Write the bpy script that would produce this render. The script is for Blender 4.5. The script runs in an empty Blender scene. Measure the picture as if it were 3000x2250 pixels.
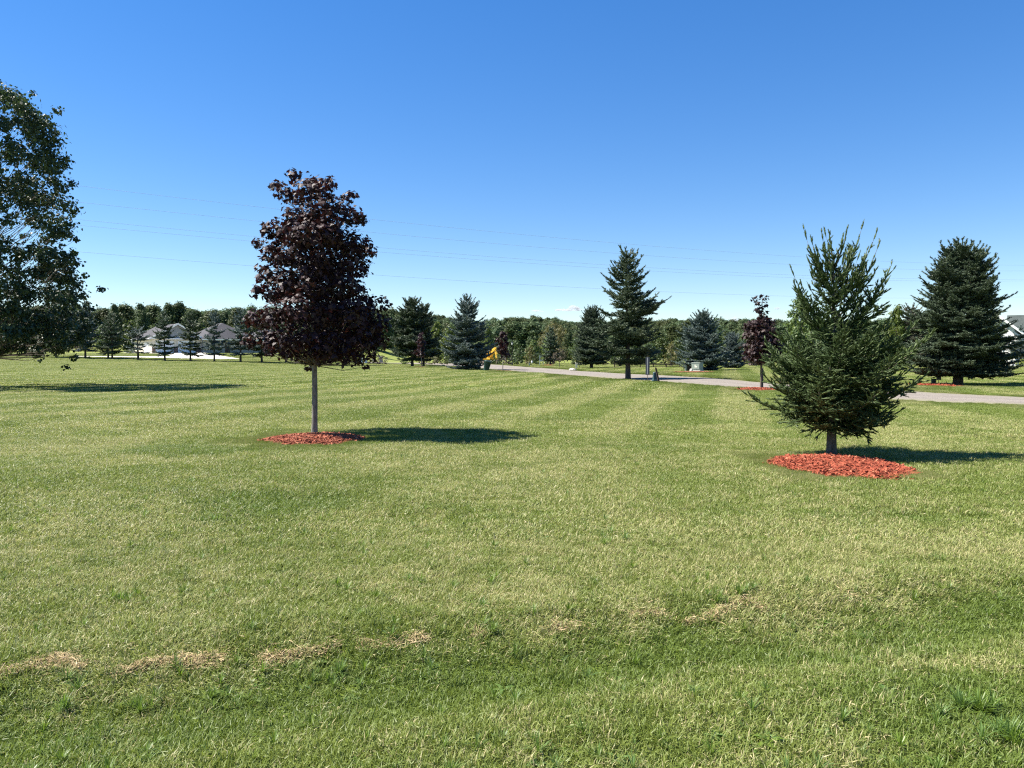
import bpy, math, random
import numpy as np
from mathutils import Vector, Matrix, Euler
from math import radians as R, sin, cos, pi

SC = bpy.context.scene
COL = SC.collection
rng = np.random.default_rng(7)
random.seed(7)

# ---------------------------------------------------------------- camera model / terrain
F = 2250.0
CAMZ = 1.6
TH = math.atan(85 / F)

def sstep(a, b, x):
    t = np.clip((np.asarray(x, float) - a) / (b - a), 0, 1)
    return t * t * (3 - 2 * t)

RUT_X = np.array([-6, -2.55, -1.6, -.57, .3, 1.5, 3, 5, 9.])
RUT_Y = np.array([3.1, 3.8, 4.1, 4.28, 4.5, 4.86, 5.25, 5.6, 6.])

def terrain(x, y):
    x = np.asarray(x, float); y = np.asarray(y, float)
    z = np.interp(y, [0, 82, 100, 115, 135, 152, 175, 260, 420], [0, 0, .25, .68, 1.5, 1.98, 2.1, 5.0, 9.0]) * sstep(-24, -42, x)
    # wooded hill across the back
    hill = 11.8 * sstep(230, 440, y) * (0.80 + .22 * np.cos((x - 20) / 120.0)) + 7 * sstep(440, 900, y)
    z = z + hill * sstep(-75, 10, x) + 3.0 * sstep(200, 330, y) * (1 - sstep(-75, 10, x))
    u = (.035 * np.sin(x * .55 + 1.3) * np.sin(y * .42 + .4) + .006 * np.sin(x * 1.3 + y * .9) + .05 * np.sin(x * .13 + .5) * np.sin(y * .11 + 2.)
         + .003 * np.sin(2.3 * x - 1.9 * y + 1.))
    z = z + u * sstep(1.5, 4, y) * (1 - sstep(70, 95, y))
    s = y - np.interp(x, RUT_X, RUT_Y)
    near = (1 - sstep(2.2, 3.2, np.abs(s)))
    z = z + near * (.035 * np.exp(-((s - .08) / .28) ** 2) - .12 * np.exp(-((s + .62) / .52) ** 2))
    return z

def ray(px, py):
    d = np.array([px - 1500.0, F * cos(TH) + (1125 - py) * sin(TH), -F * sin(TH) + (1125 - py) * cos(TH)])
    return d / d[1]

TT_ = 2.0 * 1.003 ** np.arange(2300)
def g(px, py):
    """ground point under a photo pixel"""
    d = ray(px, py)
    hit = CAMZ + d[2] * TT_ <= terrain(d[0] * TT_, TT_)
    k = int(np.argmax(hit)) if hit.any() else len(TT_) - 1
    t = np.linspace(TT_[max(k - 1, 0)], TT_[k], 40)
    hit = CAMZ + d[2] * t <= terrain(d[0] * t, t)
    t = float(t[int(np.argmax(hit))] if hit.any() else t[-1])
    return Vector((d[0] * t, t, float(terrain(d[0] * t, t))))

def gd(px, dist):
    """ground point on the bearing of a photo column, at a distance"""
    x = (px - 1500.0) / (F * cos(TH)) * dist
    return Vector((x, dist, float(terrain(x, dist))))

def top_z(py, dist):
    return CAMZ + ray(1500, py)[2] * dist

# ---------------------------------------------------------------- materials
class NT:
    def __init__(s, name, tree=None):
        if tree is None:
            s.m = bpy.data.materials.new(name); s.m.use_nodes = True
            s.t = s.m.node_tree; s.t.nodes.clear()
        else:
            s.t = tree
    def n(s, typ, **k):
        nd = s.t.nodes.new(typ)
        for a, b in k.items():
            if a == 'i':
                for kk, vv in b.items(): s.put(nd.inputs[kk], vv)
            else: setattr(nd, a, b)
        return nd
    def put(s, inp, v):
        if isinstance(v, bpy.types.NodeSocket): s.t.links.new(v, inp)
        elif isinstance(v, tuple) and len(v) == 3 and inp.type == 'RGBA': inp.default_value = (*v, 1)
        else: inp.default_value = v
    def mix(s, f, a, b, blend='MIX'):
        nd = s.n('ShaderNodeMix', data_type='RGBA', blend_type=blend)
        s.put(nd.inputs[0], f); s.put(nd.inputs[6], a); s.put(nd.inputs[7], b)
        return nd.outputs[2]
    def math(s, op, a, b=0.0, c=None, clamp=False):
        nd = s.n('ShaderNodeMath', operation=op, use_clamp=clamp)
        s.put(nd.inputs[0], a); s.put(nd.inputs[1], b)
        if c is not None: s.put(nd.inputs[2], c)
        return nd.outputs[0]
    def noise(s, vec, scale, detail=3, rough=.55, out=0):
        nd = s.n('ShaderNodeTexNoise', i={'Scale': scale, 'Detail': detail, 'Roughness': rough})
        if vec is not None: s.t.links.new(vec, nd.inputs['Vector'])
        return nd.outputs[out]
    def mapr(s, v, a, b, c=0., d=1.):
        nd = s.n('ShaderNodeMapRange', clamp=True, interpolation_type='SMOOTHSTEP')
        s.put(nd.inputs[0], v)
        for k, x in zip((1, 2, 3, 4), (a, b, c, d)): nd.inputs[k].default_value = x
        return nd.outputs[0]
    def attr(s, name): return s.n('ShaderNodeAttribute', attribute_name=name).outputs['Fac']
    def out(s, sh, vol=False):
        o = s.n('ShaderNodeOutputMaterial'); s.t.links.new(sh, o.inputs[1 if vol else 0]); return s.m

def foliage(name, c0, c1, trans=.3, rough=.5, spec=.35, tcol=None, c2=None, instvar=.35, huevar=.03):
    m = NT(name)
    r = m.attr('rnd'); tint = m.attr('tint')
    col = m.mix(r, c0, c1)
    if c2: col = m.mix(m.mapr(tint, .35, 1.), col, c2)
    oi = m.n('ShaderNodeObjectInfo').outputs['Random']
    hsv = m.n('ShaderNodeHueSaturation', i={'Hue': m.math('MULTIPLY_ADD', oi, huevar, .5 - huevar / 2), 'Saturation': m.math('MULTIPLY_ADD', oi, -.25, 1.1),
                                            'Value': m.math('MULTIPLY_ADD', oi, instvar, 1 - instvar / 2), 'Color': col})
    p = m.n('ShaderNodeBsdfPrincipled', i={'Base Color': hsv.outputs[0], 'Roughness': rough, 'Specular IOR Level': spec})
    t = m.n('ShaderNodeBsdfTranslucent')
    if tcol: m.put(t.inputs['Color'], m.mix(.6, hsv.outputs[0], tcol))
    else: m.put(t.inputs['Color'], hsv.outputs[0])
    mx = m.n('ShaderNodeMixShader', i={0: trans}); m.t.links.new(p.outputs[0], mx.inputs[1]); m.t.links.new(t.outputs[0], mx.inputs[2])
    return m.out(mx.outputs[0])

def plain(name, c, rough=.6, metal=0., var=.25, scale=6., bump=.0, spec=.4, c2=None):
    m = NT(name)
    co = m.n('ShaderNodeTexCoord').outputs['Object']
    nz = m.noise(co, scale, 5, .65)
    c2 = c2 or tuple(x * (1 - var) for x in c)
    col = m.mix(m.mapr(nz, .35, .68), c, c2)
    p = m.n('ShaderNodeBsdfPrincipled', i={'Base Color': col, 'Roughness': rough, 'Metallic': metal, 'Specular IOR Level': spec})
    if bump:
        b = m.n('ShaderNodeBump', i={'Strength': bump, 'Distance': .02, 'Height': m.noise(co, scale * 5, 6, .7)})
        m.t.links.new(b.outputs[0], p.inputs['Normal'])
    return m.out(p.outputs[0])

def bark(name, c0, c1, sc=9.):
    m = NT(name)
    co = m.n('ShaderNodeTexCoord').outputs['Object']
    mp = m.n('ShaderNodeMapping', i={'Scale': (1., 1., .18)}); m.t.links.new(co, mp.inputs['Vector'])
    nz = m.noise(mp.outputs[0], sc * 3, 6, .7)
    n2 = m.noise(co, sc * .6, 3, .6)
    col = m.mix(m.mapr(nz, .35, .65), c0, c1)
    col = m.mix(m.mapr(n2, .55, .75, 0, .5), col, tuple(x * 1.4 for x in c1))
    b = m.n('ShaderNodeBump', i={'Strength': .6, 'Distance': .012, 'Height': nz})
    p = m.n('ShaderNodeBsdfPrincipled', i={'Base Color': col, 'Roughness': .85, 'Specular IOR Level': .2, 'Normal': b.outputs[0]})
    return m.out(p.outputs[0])

# lawn tone shared by turf sheet and grass blades: patches of green, olive and dry straw grass, faint mowing stripes
def lawn_tone():
    gr = bpy.data.node_groups.new('lawn_tone', 'ShaderNodeTree')
    gr.interface.new_socket('Tone', in_out='OUTPUT', socket_type='NodeSocketFloat')
    gr.interface.new_socket('Lush', in_out='OUTPUT', socket_type='NodeSocketFloat')
    m = NT('', gr)
    pos = m.n('ShaderNodeNewGeometry').outputs['Position']
    sep = m.n('ShaderNodeSeparateXYZ'); m.t.links.new(pos, sep.inputs[0])
    flat = m.n('ShaderNodeCombineXYZ'); m.t.links.new(sep.outputs[0], flat.inputs[0]); m.t.links.new(sep.outputs[1], flat.inputs[1])
    f = flat.outputs[0]
    big = m.noise(f, .16, 3, .6); mid = m.noise(f, .75, 4, .62); small = m.noise(f, 3.2, 4, .65)
    dry = m.math('ADD', m.math('MULTIPLY', big, .75), m.math('ADD', m.math('MULTIPLY', mid, .75), m.math('MULTIPLY', small, .95)))
    # mowing swaths, running away to the right
    w = m.math('ADD', m.math('MULTIPLY', sep.outputs[0], .93), m.math('ADD', m.math('MULTIPLY', sep.outputs[1], -.26), m.math('MULTIPLY', mid, .7)))
    st = m.math('SINE', m.math('MULTIPLY', w, 2 * pi / 2.7))
    st = m.mapr(st, -.55, .55, -1., 1.)
    far = m.mapr(sep.outputs[1], 9., 26., 0., 1.)
    dry = m.math('ADD', dry, m.math('MULTIPLY', m.math('MULTIPLY', st, far), .14))
    w2 = m.math('ADD', m.math('MULTIPLY', sep.outputs[1], 1.), m.math('ADD', m.math('MULTIPLY', sep.outputs[0], .12), m.math('MULTIPLY', big, 2.)))
    st2 = m.mapr(m.math('SINE', m.math('MULTIPLY', w2, 2 * pi / 5.6)), -.5, .5, -1., 1.)
    dry = m.math('ADD', dry, m.math('MULTIPLY', st2, .035))
    # dip band: lusher turf with ditch shade painted in; lusher in two near patches
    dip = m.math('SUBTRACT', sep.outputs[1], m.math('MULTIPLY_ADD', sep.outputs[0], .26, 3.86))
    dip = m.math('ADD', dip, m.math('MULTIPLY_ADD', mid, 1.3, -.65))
    dip_shade_lush = m.mapr(m.math('ABSOLUTE', dip), .05, .55, 1., 0.)
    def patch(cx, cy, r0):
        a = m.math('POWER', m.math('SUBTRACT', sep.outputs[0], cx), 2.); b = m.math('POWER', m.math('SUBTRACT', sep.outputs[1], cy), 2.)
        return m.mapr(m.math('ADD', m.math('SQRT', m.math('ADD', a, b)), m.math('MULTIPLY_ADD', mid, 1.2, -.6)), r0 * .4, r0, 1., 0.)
    for c_ in ((1.95, 3.25, .9), (-1.9, 3.0, .7), (-5.4, 12.6, 1.3), (-2.6, 8.2, 1.2)): dip_shade_lush = m.math('MAXIMUM', dip_shade_lush, patch(*c_))
    dry = m.math('SUBTRACT', dry, m.math('MULTIPLY', dip_shade_lush, .16))
    tone = m.mapr(dry, .98, 1.48)
    o = m.n('NodeGroupOutput')
    m.t.links.new(tone, o.inputs['Tone']); m.t.links.new(m.math('MAXIMUM', m.mapr(m.noise(f, .42, 3, .6), .56, .72), m.math('MULTIPLY', dip_shade_lush, .9)), o.inputs['Lush'])
    return gr
LT = lawn_tone()

def lawn_cols(m, shift=0.):
    gnode = m.n('ShaderNodeGroup'); gnode.node_tree = LT
    return gnode.outputs['Tone'], gnode.outputs['Lush']

GREEN, OLIVE, STRAW, LUSH_SHADE = (.155, .202, .036), (.275, .298, .094), (.47, .41, .21), (.095, .152, .022)  # last colour: lusher turf, also the shade painted into the dip

def grass_mat():
    m = NT('grass_blades')
    tone, lush_shade = lawn_cols(m)
    r = m.attr('rnd'); r2 = m.attr('tint')
    t = m.math('ADD', tone, m.math('MULTIPLY_ADD', r, .5, -.25), clamp=True)
    col = m.mix(t, GREEN, OLIVE)
    col = m.mix(m.math('MULTIPLY', lush_shade, .6), col, LUSH_SHADE)
    dead = m.math('GREATER_THAN', m.math('ADD', r2, m.math('MULTIPLY_ADD', tone, .34, -.17)), .82)
    col = m.mix(m.math('MULTIPLY', dead, .9), col, STRAW)
    p = m.n('ShaderNodeBsdfPrincipled', i={'Base Color': col, 'Roughness': .5, 'Specular IOR Level': .35})
    tr = m.n('ShaderNodeBsdfTranslucent', i={'Color': m.mix(.35, col, (.2, .25, .03))})
    mx = m.n('ShaderNodeMixShader', i={0: .36}); m.t.links.new(p.outputs[0], mx.inputs[1]); m.t.links.new(tr.outputs[0], mx.inputs[2])
    return m.out(mx.outputs[0])

def turf_mat():
    m = NT('turf')
    tone, lush_shade = lawn_cols(m)
    pos = m.n('ShaderNodeNewGeometry').outputs['Position']
    fine = m.noise(pos, 38., 5, .75); f2 = m.noise(pos, 9., 4, .7)
    col = m.mix(tone, tuple(x * .8 for x in GREEN), tuple(x * .85 for x in OLIVE))
    col = m.mix(m.math('MULTIPLY', lush_shade, .5), col, LUSH_SHADE)
    col = m.mix(m.mapr(fine, .5, .75, 0, .5), col, (.16, .13, .06))
    col = m.mix(m.mapr(f2, .5, .8, 0, .4), col, (.05, .06, .02))
    b = m.n('ShaderNodeBump', i={'Strength': .6, 'Distance': .04, 'Height': fine})
    p = m.n('ShaderNodeBsdfPrincipled', i={'Base Color': col, 'Roughness': .9, 'Specular IOR Level': .1, 'Normal': b.outputs[0]})
    return m.out(p.outputs[0])

def gravel_mat():
    m = NT('gravel')
    pos = m.n('ShaderNodeNewGeometry').outputs['Position']
    v = m.n('ShaderNodeTexVoronoi', i={'Scale': 22.}); m.t.links.new(pos, v.inputs['Vector'])
    n1 = m.noise(pos, .9, 4, .65); n2 = m.noise(pos, 14., 5, .7)
    col = m.mix(v.outputs['Color'], (.15, .13, .11), (.25, .22, .185))
    col = m.mix(m.mapr(n1, .4, .65, 0, .55), col, (.17, .145, .125))
    col = m.mix(m.mapr(n2, .55, .75, 0, .5), col, (.12, .10, .085))
    e = m.attr('edge')
    col = m.mix(m.math('MULTIPLY', m.mapr(m.math('ADD', e, m.math('MULTIPLY_ADD', n2, .5, -.25)), .6, .95), .8), col, (.21, .20, .12))
    col = m.mix(m.math('MULTIPLY', m.mapr(m.attr('track'), .3, .9), .35), col, (.26, .23, .20))
    b = m.n('ShaderNodeBump', i={'Strength': .8, 'Distance': .03, 'Height': v.outputs['Distance']})
    p = m.n('ShaderNodeBsdfPrincipled', i={'Base Color': col, 'Roughness': .9, 'Specular IOR Level': .2, 'Normal': b.outputs[0]})
    return m.out(p.outputs[0])

M = {}
M['grass'] = grass_mat(); M['turf'] = turf_mat(); M['gravel'] = gravel_mat()
M['maple'] = foliage('crimson_maple_leaf', (.015, .0065, .009), (.040, .018, .018), .16, .58, .28, tcol=(.06, .014, .012), c2=(.052, .028, .022), instvar=.2)
M['fg_spruce'] = foliage('young_spruce_needle', (.030, .053, .014), (.074, .106, .027), .10, .55, .18, c2=(.115, .152, .044), instvar=.1)
M['spruce'] = foliage('spruce_needle', (.030, .052, .030), (.080, .115, .062), .12, .5, .3, c2=(.12, .155, .085))
M['dk_spruce'] = foliage('dark_spruce_needle', (.024, .042, .024), (.062, .09, .046), .12, .5, .3, c2=(.10, .13, .066))
M['blue_spruce'] = foliage('blue_spruce_needle', (.045, .072, .066), (.125, .165, .15), .10, .5, .3, c2=(.19, .235, .22), instvar=.15)
M['brown_con'] = foliage('thin_brown_conifer_needle', (.06, .058, .042), (.12, .108, .08), .15, .6, .2, c2=(.11, .12, .06))
M['leaf_a'] = foliage('green_leaf', (.035, .062, .018), (.075, .115, .034), .3, .5, .35, tcol=(.12, .17, .03), c2=(.10, .13, .04))
M['leaf_b'] = foliage('light_green_leaf', (.055, .095, .02), (.11, .16, .038), .35, .5, .35, tcol=(.16, .22, .03), c2=(.13, .16, .045))
M['leaf_big'] = foliage('tall_tree_leaf', (.017, .035, .016), (.040, .066, .030), .2, .5, .3, tcol=(.06, .10, .03), c2=(.065, .09, .042), instvar=.1)
M['leaf_far'] = foliage('wood_leaf', (.038, .062, .020), (.078, .112, .038), .3, .6, .2, c2=(.10, .125, .052), instvar=.75, huevar=.07)
M['leaf_olive'] = foliage('olive_brush_leaf', (.075, .08, .03), (.16, .15, .06), .3, .6, .25, tcol=(.18, .17, .04), c2=(.2, .16, .07))
M['leaf_rust'] = foliage('rust_thin_leaf', (.05, .035, .025), (.11, .08, .055), .25, .6, .25, c2=(.10, .10, .05))
M['hydrangea'] = foliage('yellow_green_shrub_leaf', (.11, .15, .03), (.25, .30, .07), .3, .6, .25, tcol=(.25, .3, .05))
M['bark_grey'] = bark('grey_maple_bark', (.105, .098, .085), (.22, .21, .185))
M['bark_dark'] = bark('dark_conifer_bark', (.045, .036, .03), (.10, .082, .07))
M['bark_mid'] = bark('tree_bark', (.07, .058, .045), (.15, .125, .10))
M['bark_pale'] = bark('pale_dead_wood', (.20, .185, .16), (.34, .32, .29))
M['mulch'] = foliage('red_wood_chip', (.17, .046, .024), (.32, .098, .050), .0, .75, .15, c2=(.42, .20, .11), instvar=.05)
M['mulch_base'] = plain('mulch_bed_base', (.20, .04, .02), .95, 0, .5, 14., .5, .1)
M['old_mulch'] = foliage('faded_brown_chip', (.20, .085, .045), (.30, .15, .085), .0, .8, .15, instvar=.05)
M['straw'] = foliage('dry_thatch_strand', (.36, .29, .15), (.58, .48, .28), .2, .7, .2, instvar=.02)
M['weed'] = foliage('weed_leaf', (.085, .15, .022), (.15, .23, .045), .35, .45, .4, tcol=(.2, .32, .03), instvar=.1)
M['concrete'] = plain('concrete_slab', (.50, .47, .41), .85, 0, .12, 1.2, .15)
M['yellow'] = plain('yellow_machine_paint', (.78, .47, .05), .4, 0, .15, 3.)
M['black'] = plain('black_paint', (.018, .018, .02), .45, 0, .3, 5.)
M['rubber'] = plain('dark_track_rubber', (.03, .028, .026), .85, 0, .4, 8.)
M['glass'] = plain('dark_window_glass', (.03, .04, .05), .08, 0, .2, 2., spec=.6)
M['steel'] = plain('worn_bucket_steel', (.30, .24, .19), .5, .3, .4, 5.)
M['green_metal'] = plain('dark_green_plastic', (.022, .06, .05), .45, 0, .25, 4.)
M['teal_metal'] = plain('dark_teal_plastic', (.03, .07, .075), .5, 0, .25, 5.)
M['pale_green'] = plain('pale_green_steel', (.25, .29, .24), .5, 0, .12, 3.)
M['wood_dark'] = plain('dark_weathered_wood', (.085, .055, .04), .85, 0, .45, 9., .4)
M['wood_brown'] = plain('brown_wood_boards', (.15, .10, .085), .85, 0, .35, 7., .4)
M['wood_grey'] = plain('grey_weathered_wood', (.27, .25, .23), .85, 0, .3, 8., .4)
M['white'] = plain('white_paint', (.80, .80, .77), .5, 0, .06, 3.)
M['cream'] = plain('cream_paint', (.72, .68, .55), .6, 0, .1, 4.)
M['shingle'] = None
M['sign_grey'] = plain('grey_sign_face', (.27, .28, .29), .55, 0, .2, 8.)
M['sign_dark'] = plain('dark_blue_sign_face', (.03, .035, .05), .5, 0, .3, 6.)
M['rock'] = plain('pale_rock', (.60, .56, .48), .9, 0, .3, 5., .6)
M['siding'] = plain('tan_siding', (.36, .32, .27), .75, 0, .12, 2.)
M['siding_lt'] = plain('cream_siding', (.68, .62, .50), .75, 0, .06, 2.)
M['white_siding'] = plain('white_siding', (.82, .81, .76), .6, 0, .05, 2.)
M['brick'] = plain('brown_brick', (.20, .13, .10), .85, 0, .35, 12.)
M['wire'] = plain('dull_cable', (.34, .42, .54), .6, .2, .1, 2.)
M['lamp'] = plain('frosted_lamp_glass', (.75, .78, .74), .3, 0, .05, 3.)

def shingle(name, c0, c1):
    m = NT(name)
    co = m.n('ShaderNodeTexCoord').outputs['Object']
    br = m.n('ShaderNodeTexBrick', i={'Scale': 3.2, 'Color1': (*c0, 1), 'Color2': (*c1, 1), 'Mortar': (*[x * .6 for x in c0], 1), 'Mortar Size': .012})
    m.t.links.new(co, br.inputs['Vector'])
    nz = m.noise(co, 1.3, 5, .7)
    col = m.mix(m.mapr(nz, .4, .7, 0, .35), br.outputs['Color'], tuple(x * 1.25 for x in c1))
    p = m.n('ShaderNodeBsdfPrincipled', i={'Base Color': col, 'Roughness': .9, 'Specular IOR Level': .15})
    return m.out(p.outputs[0])
M['shingle'] = shingle('grey_shingles', (.055, .054, .058), (.085, .082, .088))
M['shingle_dk'] = shingle('dark_green_grey_shingles', (.05, .062, .058), (.07, .082, .078))

# ---------------------------------------------------------------- object helpers
def tag(o, label=None, cat=None, group=None, kind=None):
    if label: o['label'] = label
    if cat: o['category'] = cat
    if group: o['group'] = group
    if kind: o['kind'] = kind
    return o

def empty(name, loc, label, cat, group=None, rz=0.):
    o = bpy.data.objects.new(name, None); COL.objects.link(o)
    o.location = loc; o.rotation_euler = (0, 0, rz); o.empty_display_size = .3
    return tag(o, label, cat, group)

def mesh_np(name, V, faces, mat, attrs=None, smooth=False):
    """V (n,3); faces list of (k,m) index arrays"""
    me = bpy.data.meshes.new(name)
    V = np.ascontiguousarray(V, np.float32)
    me.vertices.add(len(V)); me.vertices.foreach_set('co', V.ravel())
    faces = [np.asarray(f, np.int32) for f in faces if len(f)]
    nl = sum(f.size for f in faces); npoly = sum(len(f) for f in faces)
    me.loops.add(nl); me.loops.foreach_set('vertex_index', np.concatenate([f.ravel() for f in faces]))
    st = []; o = 0
    for f in faces:
        st.append(o + np.arange(len(f)) * f.shape[1]); o += f.size
    me.polygons.add(npoly); me.polygons.foreach_set('loop_start', np.concatenate(st).astype(np.int32))
    if attrs:
        for k, a in attrs.items():
            at = me.attributes.new(k, 'FLOAT', 'POINT'); at.data.foreach_set('value', np.ascontiguousarray(a, np.float32))
    me.update(calc_edges=True)
    me.polygons.foreach_set('use_smooth', np.full(npoly, smooth))
    if mat: me.materials.append(mat)
    return me

def obj(name, me, parent=None, loc=None):
    o = bpy.data.objects.new(name, me); COL.objects.link(o)
    if parent: o.parent = parent
    if loc is not None: o.location = loc
    return o

class MB:
    """collects boxes, tubes, prisms into one mesh"""
    def __init__(s): s.v = []; s.f = []
    def add(s, vs, fs):
        b = len(s.v); s.v += [tuple(x) for x in vs]; s.f += [tuple(i + b for i in f) for f in fs]; return s
    def box(s, c, d, rot=None, taper=1., ch=.0):
        x, y, z = (k / 2 for k in d)
        if ch:   # chamfered in plan
            pl = [(-x + ch, -y), (x - ch, -y), (x, -y + ch), (x, y - ch), (x - ch, y), (-x + ch, y), (-x, y - ch), (-x, -y + ch)]
        else: pl = [(-x, -y), (x, -y), (x, y), (-x, y)]
        n = len(pl)
        vs = [Vector((a, b, -z)) for a, b in pl] + [Vector((a * taper, b * taper, z)) for a, b in pl]
        if rot: mt = Euler(rot).to_matrix(); vs = [mt @ v for v in vs]
        vs = [v + Vector(c) for v in vs]
        return s.add(vs, [tuple(range(n))[::-1], tuple(range(n, 2 * n))] + [(i, (i + 1) % n, n + (i + 1) % n, n + i) for i in range(n)])
    def tube(s, pts, rs, n=8, cap=True):
        pts = [Vector(p) for p in pts]
        if not hasattr(rs, '__len__'): rs = [rs] * len(pts)
        rings = []; up = None
        for i, p in enumerate(pts):
            t = (pts[min(i + 1, len(pts) - 1)] - pts[max(i - 1, 0)]).normalized()
            if up is None: up = Vector((1, 0, 0)) if abs(t.z) > .7 else Vector((0, 0, 1))
            a = (up - t * up.dot(t)).normalized(); up = a; b = t.cross(a)
            rings.append([p + (a * cos(2 * pi * k / n) + b * sin(2 * pi * k / n)) * rs[i] for k in range(n)])
        fs = []
        for i in range(len(pts) - 1):
            for k in range(n):
                fs.append((i * n + k, i * n + (k + 1) % n, (i + 1) * n + (k + 1) % n, (i + 1) * n + k))
        if cap:
            fs.append(tuple(range(n))[::-1]); fs.append(tuple(range((len(pts) - 1) * n, len(pts) * n)))
        return s.add([v for r in rings for v in r], fs)
    def beam(s, a, b, w, h):
        """box beam from a to b; w across (y), h thickness in the a-b/z plane"""
        a = Vector(a); b = Vector(b); t = (b - a).normalized()
        side = Vector((0, 1, 0)); side = (side - t * side.dot(t)).normalized(); nn = t.cross(side)
        vs = []
        for p in (a, b):
            for i, j in ((-1, -1), (1, -1), (1, 1), (-1, 1)): vs.append(p + side * (i * w / 2) + nn * (j * h / 2))
        return s.add(vs, [(3, 2, 1, 0), (4, 5, 6, 7), (0, 1, 5, 4), (1, 2, 6, 5), (2, 3, 7, 6), (3, 0, 4, 7)])
    def poly(s, vs): return s.add(vs, [tuple(range(len(vs)))])
    def slab(s, vs, th):
        """planar polygon given thickness downward along its normal"""
        vs = [Vector(v) for v in vs]; n = (vs[1] - vs[0]).cross(vs[2] - vs[0]).normalized(); k = len(vs)
        lo = [v - n * th for v in vs]
        return s.add(vs + lo, [tuple(range(k)), tuple(range(k, 2 * k))[::-1]] + [(i, i + k, (i + 1) % k + k, (i + 1) % k) for i in range(k)])
    def build(s, name, mat, parent=None, smooth=False, loc=None):
        me = bpy.data.meshes.new(name); me.from_pydata(s.v, [], s.f); me.update()
        if smooth: me.polygons.foreach_set('use_smooth', [True] * len(me.polygons))
        if mat: me.materials.append(mat)
        return obj(name, me, parent, loc)

# ---------------------------------------------------------------- foliage generators
def unit(a): return a / np.maximum(np.linalg.norm(a, axis=-1, keepdims=True), 1e-9)

def needles(P0, P1, K, ln, w, r, rnd, tint, tipbias=.0, fwd=.55):
    """needle triangles all round each shoot P0->P1"""
    n = len(P0); ax = P1 - P0; L = np.linalg.norm(ax, axis=1, keepdims=True); ax = ax / np.maximum(L, 1e-6)
    ref = np.where(np.abs(ax[:, 2:3]) > .9, np.array([[1., 0, 0]]), np.array([[0, 0, 1.]]))
    a = unit(np.cross(ax, ref)); b = np.cross(ax, a)
    u = r.random((n, K, 1)); ph = r.random((n, K, 1)) * 2 * pi
    rad = a[:, None] * np.cos(ph) + b[:, None] * np.sin(ph)
    d = unit(rad + ax[:, None] * fwd + r.normal(0, .12, (n, K, 3)))
    base = P0[:, None] + ax[:, None] * (L[:, None] * u)
    side = unit(np.cross(d, ax[:, None] * .6 + r.normal(0, .6, (n, K, 3)))) * (w / 2)
    l = ln * (0.75 + .5 * r.random((n, K, 1)))
    V = np.stack([base - side, base + side, base + d * l], 2).reshape(-1, 3)
    Fc = np.arange(len(V)).reshape(-1, 3)
    rr = np.clip(np.repeat(rnd, K * 3) + r.normal(0, .12, n * K).repeat(3), 0, 1)
    return V, Fc, rr, np.repeat(tint, K * 3)

def spindles(P0, P1, rad, rnd, tint):
    n = len(P0); ax = P1 - P0; L = np.linalg.norm(ax, axis=1, keepdims=True); ax = ax / np.maximum(L, 1e-6)
    ref = np.where(np.abs(ax[:, 2:3]) > .9, np.array([[1., 0, 0]]), np.array([[0, 0, 1.]]))
    a = unit(np.cross(ax, ref)); b = np.cross(ax, a)
    m = P0 + ax * L * .45
    V = np.stack([P0 - ax * rad * .3, m + a * rad, m + b * rad, m - a * rad, m - b * rad, P1 + ax * rad * .8], 1).reshape(-1, 3)
    t = np.array([(0, 2, 1), (0, 3, 2), (0, 4, 3), (0, 1, 4), (5, 1, 2), (5, 2, 3), (5, 3, 4), (5, 4, 1)])
    return V, (t[None] + (np.arange(n) * 6)[:, None, None]).reshape(-1, 3), np.repeat(np.clip(rnd, 0, 1), 6), np.repeat(tint, 6)

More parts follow.
